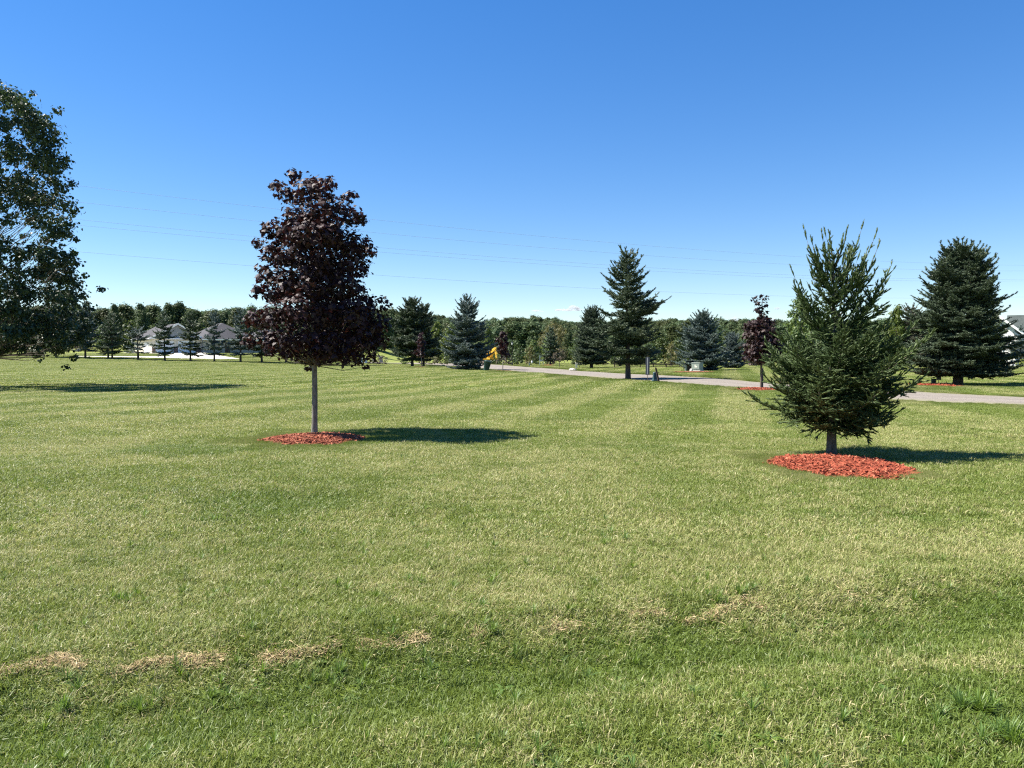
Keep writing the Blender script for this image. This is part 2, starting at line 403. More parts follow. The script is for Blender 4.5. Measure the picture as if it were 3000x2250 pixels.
def spruce_mesh(seed, H, Rm, zb, prof, shoot=.2, K=14, nl=.06, nw=.02, whorl=.33, per=7, elo=-12, ehi=50, leader=.5, trunk_r=.12,
                tw_step=.45, tw_len=.45, droop=.15, jit=.18, gaps=.12, extra=None, mat=None, bmat=None, elp=1.3, curl=.45, flat=.09, zj=.10, core=.42, thin=0., tipmin=.7, low=0):
    r = np.random.default_rng(seed)
    P0, P1, RN, TI = [], [], [], []
    tb = MB()
    lean = r.normal(0, .012, 2)
    def tp(z): return np.array([lean[0] * z, lean[1] * z, z])
    zs = [0, .05 * H * .3, zb * .6] + list(np.linspace(zb, H, 8)); zs = sorted(set(zs))
    tb.tube([tp(z) for z in zs], [max(trunk_r * (1 - z / H) ** .85 * (1.35 if z == 0 else 1.08 if z < .04 * H else 1), .006) for z in zs], 9)
    def shoots_along(p, d, L, level, rn, bright):
        """a twig: a line of shoots with side shoots"""
        n = max(1, int(round(L / shoot)))
        q = p.copy(); dd = d.copy()
        for i in range(n):
            q2 = q + dd * (L / n)
            P0.append(q); P1.append(q2); RN.append(rn + r.normal(0, .1)); TI.append(bright + (.5 if i == n - 1 else 0))
            if level < 2 and L > shoot * .8:
                for sgn in (-1, 1):
                    if r.random() < .86:
                        a = sgn * R(48 + r.normal(0, 9)); c, s_ = cos(a), sin(a)
                        e = np.array([dd[0] * c - dd[1] * s_, dd[0] * s_ + dd[1] * c, dd[2] + r.normal(0.02, .13)]); e /= np.linalg.norm(e)
                        l2 = min(max(L * .5 * (1 - .55 * i / n), shoot * .55), shoot * (2.2 if level == 0 else 1.2))
                        shoots_along(q + (q2 - q) * r.random(), e, l2 * r.uniform(.75, 1.15), level + 1, rn, bright)
            q = q2
            dd = dd + np.array([0, 0, r.normal(.02, .06)]); dd /= np.linalg.norm(dd)
    def branch(z, az, L, el, rn):
        d0 = np.array([cos(az) * cos(el), sin(az) * cos(el), 0.])
        n = 9; pts = []
        for i in range(n):
            s = i / (n - 1)
            zz = L * (sin(el) * s - droop * 4 * s * (1 - s) * .5 + curl * droop * s * s * 2)
            pts.append(tp(z) + d0 * L * s * (1 - .04 * s) + np.array([0, 0, zz]))
        pts = np.array(pts)
        br = max(.010, trunk_r * .22 * (L / max(Rm, .1)))
        tb.tube(pts, [br * (1 - .8 * i / (n - 1)) for i in range(n)], 5)
        seg = np.linalg.norm(np.diff(pts, axis=0), axis=1); cum = np.concatenate([[0], np.cumsum(seg)])
        T = cum[-1]; s = T * (.10 if L > .5 else .03); side = r.choice([-1, 1])
        last = None
        th_ = thin if z > zb + .48 * (H - zb) else 0.
        while s < T:
            q = np.array([np.interp(s, cum, pts[:, k]) for k in range(3)])
            q2 = np.array([np.interp(min(s + .05 * T, T), cum, pts[:, k]) for k in range(3)]) ; dd = unit(q2 - q) if s < T * .97 else unit(pts[-1] - pts[-2])
            if last is not None: P0.append(last); P1.append(q); RN.append(rn); TI.append(.2 + .4 * (s / T))
            last = q
            for sg in (side, -side):
                if th_ and s > .74 * T: continue
                if r.random() < .93 * (1 - th_):
                    a = sg * R(52 + r.normal(0, 10)); c, sn = cos(a), sin(a)
                    e = np.array([dd[0] * c - dd[1] * sn, dd[0] * sn + dd[1] * c, dd[2] * .7 + r.normal(.05, flat)]); e /= np.linalg.norm(e)
                    l2 = max(shoot * (tipmin if not th_ else .6), min(tw_len * (T - s) + shoot * .6, T * .42)) * r.uniform(.7, 1.15) * (1 - .3 * th_)
                    shoots_along(q, e, l2, 0 if l2 > shoot * 1.6 else 1, rn, .15 + .35 * s / T)
            if r.random() < .4 * (1 - th_):   # shoots on top
                e = unit(dd + np.array([r.normal(0, .5), r.normal(0, .5), .5])); shoots_along(q, e, shoot * r.uniform(.7, 1.1), 2, rn, .5)
            s += shoot * tw_step * r.uniform(.8, 1.2)
        shoots_along(pts[-1], unit(pts[-1] - pts[-2] + np.array([0, 0, .02])), shoot * 1.3, 1, rn, .5)
    z = zb; a0 = r.random() * 6
    while z < H - .12 * whorl:
        t = (z - zb) / (H - zb)
        rad = prof(t) * Rm
        k = (per if t < .85 else max(4, per - 2)) - (2 if thin and t > .45 else 0) + (low if t < .36 else 0)
        for i in range(k):
            if r.random() < gaps: continue
            L = max(rad * (1 + r.normal(0, jit)), .12)
            el = R(elo + (ehi - elo) * t ** elp + r.normal(0, 6))
            branch(z + r.normal(0, whorl * zj), a0 + i * 2 * pi / k + r.normal(0, .18), L / max(cos(el), .5), el, r.uniform(.15, .8))
        a0 += 2.4
        z += whorl * (1 - .35 * t)
    if extra:
        for (ez, eaz, eL, eel) in extra: branch(ez, R(eaz), eL, R(eel), .45)
    shoots_along(tp(H - leader), np.array([0, 0, 1.]), leader, 1, .5, .5)
    P0, P1, RN, TI = np.array(P0), np.array(P1), np.array(RN), np.array(TI)
    V, Fc, rr, tt = needles(P0, P1, K, nl, nw, r, RN, TI)
    V2, F2, r2, t2 = spindles(P0, P1, nl * core, RN, TI)
    V, Fc, rr, tt = np.concatenate([V, V2]), np.concatenate([Fc, F2 + len(V)]), np.concatenate([rr, r2]), np.concatenate([tt, t2])
    cm = mesh_np('crown', V, [Fc], mat, {'rnd': rr, 'tint': np.clip(tt * .6, 0, 1)})
    tm = bpy.data.meshes.new('trunk'); tm.from_pydata(tb.v, [], tb.f); tm.update()
    tm.polygons.foreach_set('use_smooth', [True] * len(tm.polygons)); tm.materials.append(bmat or M['bark_dark'])
    return tm, cm

MAPLE = np.array([(0, 0), (.16, -.06), (.42, -.20), (.34, .08), (.62, .30), (.36, .36), (.30, .52), (.14, .56), (0, 1.0),
                  (-.14, .56), (-.30, .52), (-.36, .36), (-.62, .30), (-.34, .08), (-.42, -.20), (-.16, -.06)])
MAPLE_T = [(0, 1, 3), (1, 2, 3), (0, 3, 5), (3, 4, 5), (0, 5, 7), (5, 6, 7), (0, 7, 8), (0, 8, 9), (0, 9, 11), (9, 10, 11), (0, 11, 13), (11, 12, 13), (0, 13, 15), (13, 14, 15)]
KITE = np.array([(0, 0), (.36, .42), (0, 1.), (-.36, .42)]); KITE_T = [(0, 1, 2), (0, 2, 3)]
CLUMP = np.array([(0, 0), (.45, .08), (.30, .40), (.62, .62), (.12, .72), (0, 1.05), (-.25, .70), (-.55, .75), (-.33, .35), (-.5, .1)])
CLUMP_T = [(0, 1, 2), (0, 2, 4), (2, 3, 4), (0, 4, 6), (4, 5, 6), (0, 6, 8), (6, 7, 8), (0, 8, 9)]

def leaves(pos, nrm, size, r, shape, tris, rnd, tint, fold=.18, spin=None, hang=.0):
    n = len(pos); nrm = unit(nrm)
    ref = r.normal(0, 1, (n, 3)); ref[:, 2] -= hang * 2.5
    v = unit(ref - nrm * np.sum(ref * nrm, 1, keepdims=True)); u = np.cross(v, nrm)
    s = (size * (.65 + .7 * r.random(n)))[:, None]
    k = len(shape)
    sx, sy = shape[:, 0], shape[:, 1] - .4
    V = (pos[:, None] + u[:, None] * (sx[None, :, None] * s[:, None]) + v[:, None] * (sy[None, :, None] * s[:, None])
         + nrm[:, None] * ((-fold * np.abs(sx) - .10 * sy ** 2)[None, :, None] * s[:, None] * (.4 + 1.2 * r.random((n, 1, 1))))).reshape(-1, 3)
    T = np.array(tris, np.int64)
    Fc = (T[None] + (np.arange(n) * k)[:, None, None]).reshape(-1, 3)
    return V, Fc, np.repeat(rnd, k), np.repeat(tint, k)

def crown_mesh(lobes, r, leaf, cover, shape, tris, mat, up=.5, squash=.8, inner=.35, hang=.4, cap=None, fold=.18, ragged=.22, coh=.7):
    """leaves spread through lobes (x,y,z,rad): mostly on the outer shell, some inside, ragged rim"""
    PP, NN, RR, TT = [], [], [], []
    la = leaf * leaf * .5
    for (x, y, z, rad) in lobes:
        n = int(cover * 4 * pi * rad * rad * .8 / la)
        if cap: n = min(n, cap)
        d = unit(r.normal(0, 1, (n, 3)))
        q = np.where(r.random((n, 1)) < inner, r.random((n, 1)) ** .5 * .8, 1 + r.normal(0, ragged, (n, 1)) - .12)
        # bumpy sub-clumps
        b = 1 + .22 * np.sin(d[:, :1] * 5 + x * 9) * np.sin(d[:, 1:2] * 5 + y * 7) + .14 * np.sin(d[:, 2:] * 8 + z * 5)
        p = d * q * rad * b * np.array([1, 1, squash])
        PP.append(p + np.array([x, y, z])); NN.append(d * coh + np.array([0, 0, up]) + r.normal(0, .5, (n, 3)))
        lt = r.random()
        RR.append(np.clip(r.random(n) * .6 + .4 * lt, 0, 1)); TT.append(np.clip(r.normal(.25 + .3 * lt, .2, n), 0, 1))
    P, N, RN, TI = np.concatenate(PP), np.concatenate(NN), np.concatenate(RR), np.concatenate(TT)
    V, Fc, rn, ti = leaves(P, N, leaf, r, shape, tris, RN, TI, hang=hang, fold=fold)
    return mesh_np('crown', V, [Fc], mat, {'rnd': rn, 'tint': ti})

def limb_mesh(trunk_pts, trunk_rs, limbs, bmat, n=8, flare=None):
    tb = MB(); tb.tube(trunk_pts, trunk_rs, 12)
    for pts, rs in limbs: tb.tube(pts, rs, n if rs[0] > .03 else 5)
    me = bpy.data.meshes.new('trunk'); me.from_pydata(tb.v, [], tb.f); me.update()
    me.polygons.foreach_set('use_smooth', [True] * len(me.polygons)); me.materials.append(bmat)
    return me

def limbs_to(lobes, trunk_at, r, z0, rad0, twigs=0):
    out = []
    for (x, y, z, rad) in lobes:
        h = math.hypot(x, y)
        za = max(z0, z - h * r.uniform(.6, 1.0) - rad * .3)
        a = Vector(trunk_at(za)); b = Vector((x, y, z)); c = a.lerp(b, .55) + Vector((r.normal(0, .05) * h, r.normal(0, .05) * h, -.08 * h))
        rr = rad0 * min(1., .25 + h * .12)
        out.append(([a, a.lerp(c, .5), c, c.lerp(b, .6), b], [rr, rr * .8, rr * .6, rr * .42, rr * .2]))
        for k in range(twigs):
            d = Vector(unit(r.normal(0, 1, 3))); d.z = abs(d.z) * .6
            p = c.lerp(b, r.uniform(.2, 1.)); e = p + d * rad * r.uniform(.6, 1.)
            out.append(([p, p.lerp(e, .5) + Vector((0, 0, -.03 * rad)), e], [rr * .22, rr * .15, rr * .06]))
    return out

def tree_thing(name, meshes, loc, label, cat='tree', group=None, s=1., rz=0., sxy=None):
    e = empty(name, loc, label, cat, group, rz)
    e.scale = ((sxy or s), (sxy or s), s)
    obj('trunk', meshes[0], e); obj('crown', meshes[1], e)
    return e

# ---------------------------------------------------------------- sky, sun, camera
EL, AZ = 52.5, 7.0           # sun height; shadows fall to +x and a little toward the camera
sun_from = Vector((-cos(R(EL)) * cos(R(AZ)), cos(R(EL)) * sin(R(AZ)), sin(R(EL))))
W = bpy.data.worlds.new("World"); SC.world = W; W.use_nodes = True
wn = NT('', W.node_tree); W.node_tree.nodes.clear()
sky = wn.n('ShaderNodeTexSky', sky_type='NISHITA', sun_disc=False, sun_elevation=R(EL), sun_rotation=math.atan2(sun_from.x, sun_from.y),
           altitude=250., air_density=1.0, dust_density=.0, ozone_density=4.0)
gm_ = wn.n('ShaderNodeGamma', i={'Color': sky.outputs[0], 'Gamma': .80})
hs = wn.n('ShaderNodeHueSaturation', i={'Hue': .511, 'Saturation': 1.45, 'Value': 1.0, 'Color': gm_.outputs[0]})
bg = wn.n('ShaderNodeBackground', i={'Color': hs.outputs[0], 'Strength': .084})
wo = wn.n('ShaderNodeOutputWorld'); W.node_tree.links.new(bg.outputs[0], wo.inputs[0])
sl = bpy.data.lights.new('sun', 'SUN'); sl.energy = 4.9; sl.angle = R(.53); sl.color = (1., .95, .86)
so = bpy.data.objects.new('sun', sl); COL.objects.link(so); so.rotation_euler = (-sun_from).to_track_quat('-Z', 'Y').to_euler(); so.location = (-60, 10, 80)

cam = bpy.data.cameras.new('camera'); co_ = bpy.data.objects.new('camera', cam); COL.objects.link(co_)
cam.sensor_width = 36; cam.lens = 36 * F / 3000; cam.clip_end = 9000; cam.clip_start = .05
co_.location = (0, 0, CAMZ); co_.rotation_euler = (pi / 2 - TH, 0, 0); SC.camera = co_
SC.view_settings.view_transform = 'Standard'; SC.view_settings.look = 'None'; SC.view_settings.gamma = 1
SC.view_settings.exposure = 1.55
SC.cycles.max_bounces = 6; SC.cycles.transparent_max_bounces = 8; SC.cycles.diffuse_bounces = 3; SC.cycles.glossy_bounces = 2
SC.cycles.use_denoising = False
SC.cycles.filter_width = 1.2

# ---------------------------------------------------------------- ground sheet
def steps(segs):
    out = [segs[0][0]]
    for a, b, st in segs: out += list(np.linspace(a, b, max(2, int(round((b - a) / st)) + 1))[1:])
    return np.array(out)
gy = steps([(-60, -4, 8), (-4, 2, 1), (2, 7, .09), (7, 30, .5), (30, 200, 2.5), (200, 640, 8)])
gx_ = steps([(0, 4.6, .11), (4.6, 30, .6), (30, 200, 4), (200, 760, 20)])
gx = np.concatenate([-gx_[:0:-1], gx_])
X, Y = np.meshgrid(gx, gy); Z = terrain(X, Y)
nx, ny = len(gx), len(gy)
idx = np.arange(nx * ny).reshape(ny, nx)
q = np.stack([idx[:-1, :-1], idx[:-1, 1:], idx[1:, 1:], idx[1:, :-1]], -1).reshape(-1, 4)
tag(obj('lawn', mesh_np('lawn', np.stack([X, Y, Z], -1).reshape(-1, 3), [q], M['turf'], smooth=True)), kind='structure')

# ---------------------------------------------------------------- gravel road
near_px = [(3000, 1190), (2830, 1184), (2671, 1177), (2440, 1159), (2220, 1141), (2000, 1126), (1850, 1115.5), (1700, 1104), (1560, 1093.5), (1455, 1085), (1380, 1078), (1300, 1072.0), (1220, 1068.0), (1120, 1065.2), (1040, 1062.5)]
far_px = [(3000, 1165), (2830, 1156), (2671, 1147), (2440, 1133), (2220, 1120), (2000, 1103), (1850, 1096), (1700, 1087), (1560, 1076.5), (1455, 1068.5), (1380, 1065.5), (1300, 1064.0), (1220, 1063.0), (1120, 1062.0), (1040, 1060.5)]
def edge_pts(pxs):
    P = [np.array(g(a, b)[:2]) for a, b in pxs]
    d = P[0] - P[1]
    P = [P[0] + d * 5, P[0] + d * 2.4] + P
    P = P + [P[-1] + (P[-1] - P[-2]) * 1.5]
    out = []
    for i in range(len(P) - 1):     # Catmull-Rom
        a, b, c, e = P[max(i - 1, 0)], P[i], P[i + 1], P[min(i + 2, len(P) - 1)]
        for t in np.linspace(0, 1, 14, endpoint=False):
            out.append(.5 * ((2 * b) + (c - a) * t + (2 * a - 5 * b + 4 * c - e) * t * t + (3 * b - a - 3 * c + e) * t ** 3))
    return np.array(out)
EN, EF = edge_pts(near_px), edge_pts(far_px)
wob = np.random.default_rng(3)
nzr = np.convolve(wob.normal(0, 1, len(EN) + 8), np.ones(3) / 3, 'same')[:len(EN)]
dirn = unit(EN - EF)
EN2 = EN + dirn * (nzr * .14)[:, None]; EF2 = EF - dirn * (np.roll(nzr, 7) * .14)[:, None]
ks = np.array([0, .03, .1, .22, .35, .5, .65, .78, .9, .97, 1.])
RV, ed, tr = [], [], []
for k in ks:
    p = EN2 * (1 - k) + EF2 * k
    RV.append(np.column_stack([p, terrain(p[:, 0], p[:, 1]) + .02 + .03 * math.sin(pi * k) - (.03 if k in (0, 1) else 0)]))
    ed.append(np.full(len(p), abs(k - .5) * 2)); tr.append(np.full(len(p), math.exp(-((k - .3) / .09) ** 2) + math.exp(-((k - .7) / .09) ** 2)))
RV = np.stack(RV, 0); n1, n2 = RV.shape[:2]
ii = np.arange(n1 * n2).reshape(n1, n2)
q = np.stack([ii[:-1, :-1], ii[:-1, 1:], ii[1:, 1:], ii[1:, :-1]], -1).reshape(-1, 4)[:, ::-1]
tag(obj('gravel_road', mesh_np('gravel_road', RV.reshape(-1, 3), [q], M['gravel'], {'edge': np.concatenate(ed), 'track': np.concatenate(tr)}, smooth=True)), kind='structure')
ROADPOLY = np.concatenate([EN2, EF2[::-1]])

def in_poly(poly, x, y):
    x = np.asarray(x, float); y = np.asarray(y, float)
    if x.max() < poly[:, 0].min() or x.min() > poly[:, 0].max() or y.max() < poly[:, 1].min() or y.min() > poly[:, 1].max(): return np.zeros(x.shape, bool)
    a = poly; b = np.roll(poly, -1, 0)
    x0, y0, x1, y1 = (k[:, None] for k in (a[:, 0], a[:, 1], b[:, 0], b[:, 1]))
    dy = np.where(y1 == y0, 1e-9, y1 - y0)
    c = ((y0 > y) != (y1 > y)) & (x < (x1 - x0) * (y - y0) / dy + x0)
    return c.sum(0) % 2 == 1

# concrete drive in front of the far house (outline given on the ground)
drive_px = [(222, 1045.5), (232, 1044), (420, 1044.6), (494, 1044.2), (500, 1041.5), (455, 1036.3), (370, 1035.5), (372, 1034.2), (460, 1034.2), (585, 1034.2), (625, 1040), (660, 1045), (706, 1052.5), (640, 1052.8), (520, 1050.5), (380, 1047.8)]
drive_poly = [g(a, b) for a, b in drive_px]
DP = np.array([(p.x, p.y) for p in drive_poly])

# ---------------------------------------------------------------- mulch beds
BEDS = []   # cx, cy, rx, ry
def mulch_bed(c, rx, ry, label, mat='mulch', n=2600, h=.10, chip=.075, seed=1, group='mulch rings round the lawn trees'):
    r = np.random.default_rng(seed)
    BEDS.append((c.x, c.y, rx * .97, ry * .97))
    e = empty('mulch_bed', c, label, 'mulch bed', group)
    a = np.linspace(0, 2 * pi, 48, endpoint=False)
    wv = 1 + .05 * np.sin(a * 3 + seed) + .035 * np.sin(a * 7 + seed * 2) + r.normal(0, .012, 48)
    V = [(0, 0, h)]; 
    def hz(k, x, y): return float(terrain(c.x + x, c.y + y)) - c.z + h * (1 - k ** 2.2) + .012
    for k in (.25, .5, .7, .85, .95, 1.02):
        for i in range(48):
            x, y = rx * k * cos(a[i]) * wv[i], ry * k * sin(a[i]) * wv[i]
            V.append((x, y, hz(min(k, 1.), x, y) - (.05 if k > 1 else 0)))
    m = MB(); fs = [(0, 1 + i, 1 + (i + 1) % 48) for i in range(48)]
    for j in range(5):
        for i in range(48): fs.append((1 + j * 48 + i, 1 + (j + 1) * 48 + i, 1 + (j + 1) * 48 + (i + 1) % 48, 1 + j * 48 + (i + 1) % 48))
    m.add(V, fs); m.build('soil', M['mulch_base'], e, True)
    k = np.sqrt(r.random(n)) * 1.03; ang = r.random(n) * 2 * pi
    wk = np.interp(ang, np.append(a, 2 * pi), np.append(wv, wv[0]))
    # stray chips past the rim
    stray = r.random(n) < .05; k[stray] += np.abs(r.normal(0, .07, stray.sum()))
    x, y = rx * k * np.cos(ang) * wk, ry * k * np.sin(ang) * wk
    z = terrain(c.x + x, c.y + y) - c.z + h * (1 - np.clip(k, 0, 1) ** 2.2) + .02 + r.random(n) * .022
    L = chip * (.5 + r.random(n)); w = L * (.16 + .2 * r.random(n)); t = w * .35
    az = r.random(n) * 2 * pi; pit = r.normal(0, .28, n); rol = r.normal(0, .5, n)
    u = np.stack([np.cos(az) * np.cos(pit), np.sin(az) * np.cos(pit), np.sin(pit)], 1)
    s0 = np.stack([-np.sin(az), np.cos(az), np.zeros(n)], 1); n0 = np.cross(u, s0)
    s = s0 * np.cos(rol)[:, None] + n0 * np.sin(rol)[:, None]; nn = np.cross(u, s)
    P = np.stack([x, y, z], 1)
    vs = []
    for su, ss, sn in ((-1, -1, -1), (1, -.5, -1), (1, .7, -1), (-1, 1, -1), (-1, -1, 1), (1, -.5, 1), (1, .7, 1), (-1, 1, 1)):
        vs.append(P + u * (L * .5 * su)[:, None] + s * (w * .5 * ss)[:, None] + nn * (t * .5 * sn)[:, None])
    V = np.stack(vs, 1).reshape(-1, 3)
    bx = np.array([(3, 2, 1, 0), (4, 5, 6, 7), (0, 1, 5, 4), (1, 2, 6, 5), (2, 3, 7, 6), (3, 0, 4, 7)])
    Fc = (bx[None] + (np.arange(n) * 8)[:, None, None]).reshape(-1, 4)
    o = obj('wood_chips', mesh_np('wood_chips', V, [Fc], M[mat], {'rnd': np.repeat(r.random(n), 8), 'tint': np.repeat(np.clip(r.normal(.25, .25, n), 0, 1), 8)}), e)
    o['kind'] = 'stuff'
    return e

P_MAPLE = g(921, 1275); P_SPR = g(2436, 1336)
mulch_bed(g(922, 1291), .90, 1.0, 'ring of red wood chips under the nearest crimson maple', seed=11, n=3600, h=.07)
mulch_bed(g(2458, 1370), .86, 1.15, 'ring of red wood chips under the young spruce close by', seed=12, n=4200, h=.08)
P_CM2 = g(2229, 1143)
mulch_bed(P_CM2 + Vector((-.15, -.1, 0)), 1.0, 1.1, 'red wood chip ring beside the gravel road, half hidden by the young spruce', seed=13, n=1600, chip=.10, h=.08)
P_BIGR = g(2806, 1131)
mulch_bed(g(2742, 1131.5), 1.3, 1.5, 'faded red chip patch at the foot of the broad spruce across the road', seed=14, n=1500, chip=.12, h=.08)
P_TRF = g(2046, 1090)
mulch_bed(g(2032, 1091), 2.0, 2.0, 'thin orange-brown chip patch around the utility boxes across the road', 'old_mulch', seed=15, n=1800, chip=.13, h=.05)
P_CM3 = g(1473, 1087.5)
mulch_bed(P_CM3, .9, .9, 'faded brown chip ring round the slim sapling beside the leaning bin', 'old_mulch', seed=16, n=500, chip=.12, h=.03)
P_CM4 = g(1234, 1077)
mulch_bed(P_CM4, 1.2, 1.2, 'faded brown chip ring under the narrow purple tree by two pines', 'old_mulch', seed=17, n=500, chip=.14, h=.04)
mulch_bed(g(1606, 1071.6), 1.0, 1.6, 'orange chip patch beside the white post stand', 'mulch', seed=18, n=500, chip=.16, h=.10)

def excluded(x, y):
    c = in_poly(ROADPOLY, x, y) | in_poly(DP, x, y)
    for cx, cy, rx, ry in BEDS: c |= ((x - cx) / rx) ** 2 + ((y - cy) / ry) ** 2 < 1
    return c

# ---------------------------------------------------------------- grass
def hidden_col(name): return bpy.data.collections.new(name)   # never linked to the scene: only a source of blades

def blade_tile(name, size, n, w, ln, seed, mat, lean=(.5, 1.32), kr=1., kt=1.):
    r = np.random.default_rng(seed)
    x = (r.random(n) - .5) * size; y = (r.random(n) - .5) * size
    # gentle clumping
    cx = (r.random((max(6, int(n / 60)), 2)) - .5) * size
    k = r.integers(0, len(cx), n); f = np.where(r.random(n) < .45, .75, 0.)[:, None]
    P = np.stack([x, y], 1) * (1 - f) + (cx[k] + r.normal(0, .025 * max(1., size), (n, 2))) * f
    az = r.random(n) * 2 * pi
    th = r.uniform(lean[0], lean[1], n)
    L = ln * np.clip(r.normal(1, .35, n), .35, 2.2); ww = w * (.6 + .8 * r.random(n))
    d = np.stack([np.cos(az), np.sin(az)], 1)
    s = np.stack([-np.sin(az), np.cos(az)], 1) * (ww / 2)[:, None]
    tw = r.normal(0, .5, n); 
    h1 = np.cos(th * .6) * L * .55; o1 = np.sin(th * .6) * L * .55
    h2 = h1 + np.cos(np.minimum(th * 1.25, 1.75)) * L * .5; o2 = o1 + np.sin(np.minimum(th * 1.25, 1.75)) * L * .5
    B = np.column_stack([P, np.full(n, -.008)])
    S = np.column_stack([s, np.zeros(n)]); S1 = np.column_stack([s, (ww / 2) * tw])
    M1 = np.column_stack([P + d * o1[:, None], h1]); T = np.column_stack([P + d * o2[:, None], np.maximum(h2, .006)])
    V = np.stack([B - S, B + S, M1 + S1 * .85, M1 - S1 * .85, T], 1).reshape(-1, 3)
    b = (np.arange(n) * 5)[:, None]
    Q = b + np.array([[0, 1, 2, 3]]); T3 = b + np.array([[3, 2, 4]])
    me = mesh_np(name, V, [Q, T3], mat, {'rnd': np.repeat(.5 + (r.random(n) - .5) * kr, 5), 'tint': np.repeat(r.random(n) * kt, 5)})
    return bpy.data.objects.new(name, me)

def gn_scatter(o, coll, name):
    ng = bpy.data.node_groups.new(name, 'GeometryNodeTree')
    ng.interface.new_socket('Geometry', in_out='INPUT', socket_type='NodeSocketGeometry')
    ng.interface.new_socket('Geometry', in_out='OUTPUT', socket_type='NodeSocketGeometry')
    N = ng.nodes; L = ng.links
    gi, go = N.new('NodeGroupInput'), N.new('NodeGroupOutput')
    iop = N.new('GeometryNodeInstanceOnPoints'); ci = N.new('GeometryNodeCollectionInfo')
    ci.inputs['Collection'].default_value = coll; ci.inputs['Separate Children'].default_value = True; ci.inputs['Reset Children'].default_value = True
    def na(nm, ty):
        a = N.new('GeometryNodeInputNamedAttribute'); a.data_type = ty; a.inputs['Name'].default_value = nm
        return [s for s in a.outputs if s.enabled and s.name == 'Attribute'][0]
    L.new(gi.outputs[0], iop.inputs['Points']); L.new(ci.outputs[0], iop.inputs['Instance'])
    iop.inputs['Pick Instance'].default_value = True
    L.new(na('idx', 'INT'), iop.inputs['Instance Index'])
    e2r = N.new('FunctionNodeEulerToRotation'); L.new(na('rot', 'FLOAT_VECTOR'), e2r.inputs[0]); L.new(e2r.outputs[0], iop.inputs['Rotation'])
    L.new(na('scl', 'FLOAT_VECTOR'), iop.inputs['Scale'])
    L.new(iop.outputs[0], go.inputs[0])
    md = o.modifiers.new(name, 'NODES'); md.node_group = ng

def point_obj(name, P, rot, scl, idx, coll):
    me = bpy.data.meshes.new(name); me.vertices.add(len(P)); me.vertices.foreach_set('co', np.asarray(P, np.float32).ravel())
    a = me.attributes.new('idx', 'INT', 'POINT'); a.data.foreach_set('value', np.asarray(idx, np.int32))
    for nm, v in (('rot', rot), ('scl', scl)):
        a = me.attributes.new(nm, 'FLOAT_VECTOR', 'POINT'); a.data.foreach_set('vector', np.asarray(v, np.float32).ravel())
    o = obj(name, me); gn_scatter(o, coll, name + '_scatter'); return o

LODS = [(.25, 1050, .0040, .043, 6.5), (1., 9500, .0058, .046, 14.), (2., 16000, .0085, .052, 34.), (5., 20000, .021, .066, 150.)]
gcol = hidden_col('grass_source'); NV = 4
for li, (sz, n, w, ln, dmax) in enumerate(LODS):
    for v in range(NV):
        gcol.objects.link(blade_tile('grass_blades_%d%d' % (li, v), sz * 1.08, n, w, ln, 100 + li * 10 + v, M['grass'], kr=(1., 1., .6, .35)[li], kt=(1., 1., .93, .86)[li]))
GP, GR, GS, GI = [], [], [], []
def put_tile(li, x, y, s, sub):
    z = float(terrain(x, y)); e = max(.12, s * .3)
    dx = float(terrain(x + e, y) - terrain(x - e, y)) / (2 * e); dy = float(terrain(x, y + e) - terrain(x, y - e)) / (2 * e)
    nrm = Vector((-dx, -dy, 1)).normalized()
    qr = Vector((0, 0, 1)).rotation_difference(nrm).to_matrix() @ Matrix.Rotation(random.randrange(4) * pi / 2, 3, 'Z')
    GP.append((x, y, z)); GR.append(tuple(qr.to_euler())); f = s / LODS[li][0]; hz = random.uniform(.85, 1.2)
    GS.append((f, f, hz)); GI.append(li * NV + random.randrange(NV))
def tile(li, x, y, s):
    h = s / 2
    c = excluded(np.array([x, x - h, x + h, x - h, x + h, x, x, x - h, x + h]), np.array([y, y - h, y - h, y + h, y + h, y - h, y + h, y, y]))
    if c.all(): return
    if c.any() or (s > 1.2 and any(abs(x - b[0]) < h + b[2] and abs(y - b[1]) < h + b[3] for b in BEDS)):
        if s > (.3 if li else .2):
            for i in (-1, 1):
                for j in (-1, 1): tile(li, x + i * h / 2, y + j * h / 2, h)
        elif not c[0]: put_tile(li, x, y, s, True)
        return
    put_tile(li, x, y, s, False)
y0 = 2.0
for li, (sz, n, w, ln, dmax) in enumerate(LODS):
    ye = y0 + round((dmax - y0) / sz) * sz
    for j in range(int(round((ye - y0) / sz))):
        yc = y0 + (j + .5) * sz; xm = .69 * (yc + sz / 2) + sz * .6
        for i in range(-int(xm / sz) - 1, int(xm / sz) + 2):
            if abs(i * sz) <= xm: tile(li, i * sz, yc, sz)
    y0 = ye
tag(point_obj('grass', GP, GR, GS, GI, gcol), 'short mown lawn grass covering the whole field', 'grass', kind='stuff')

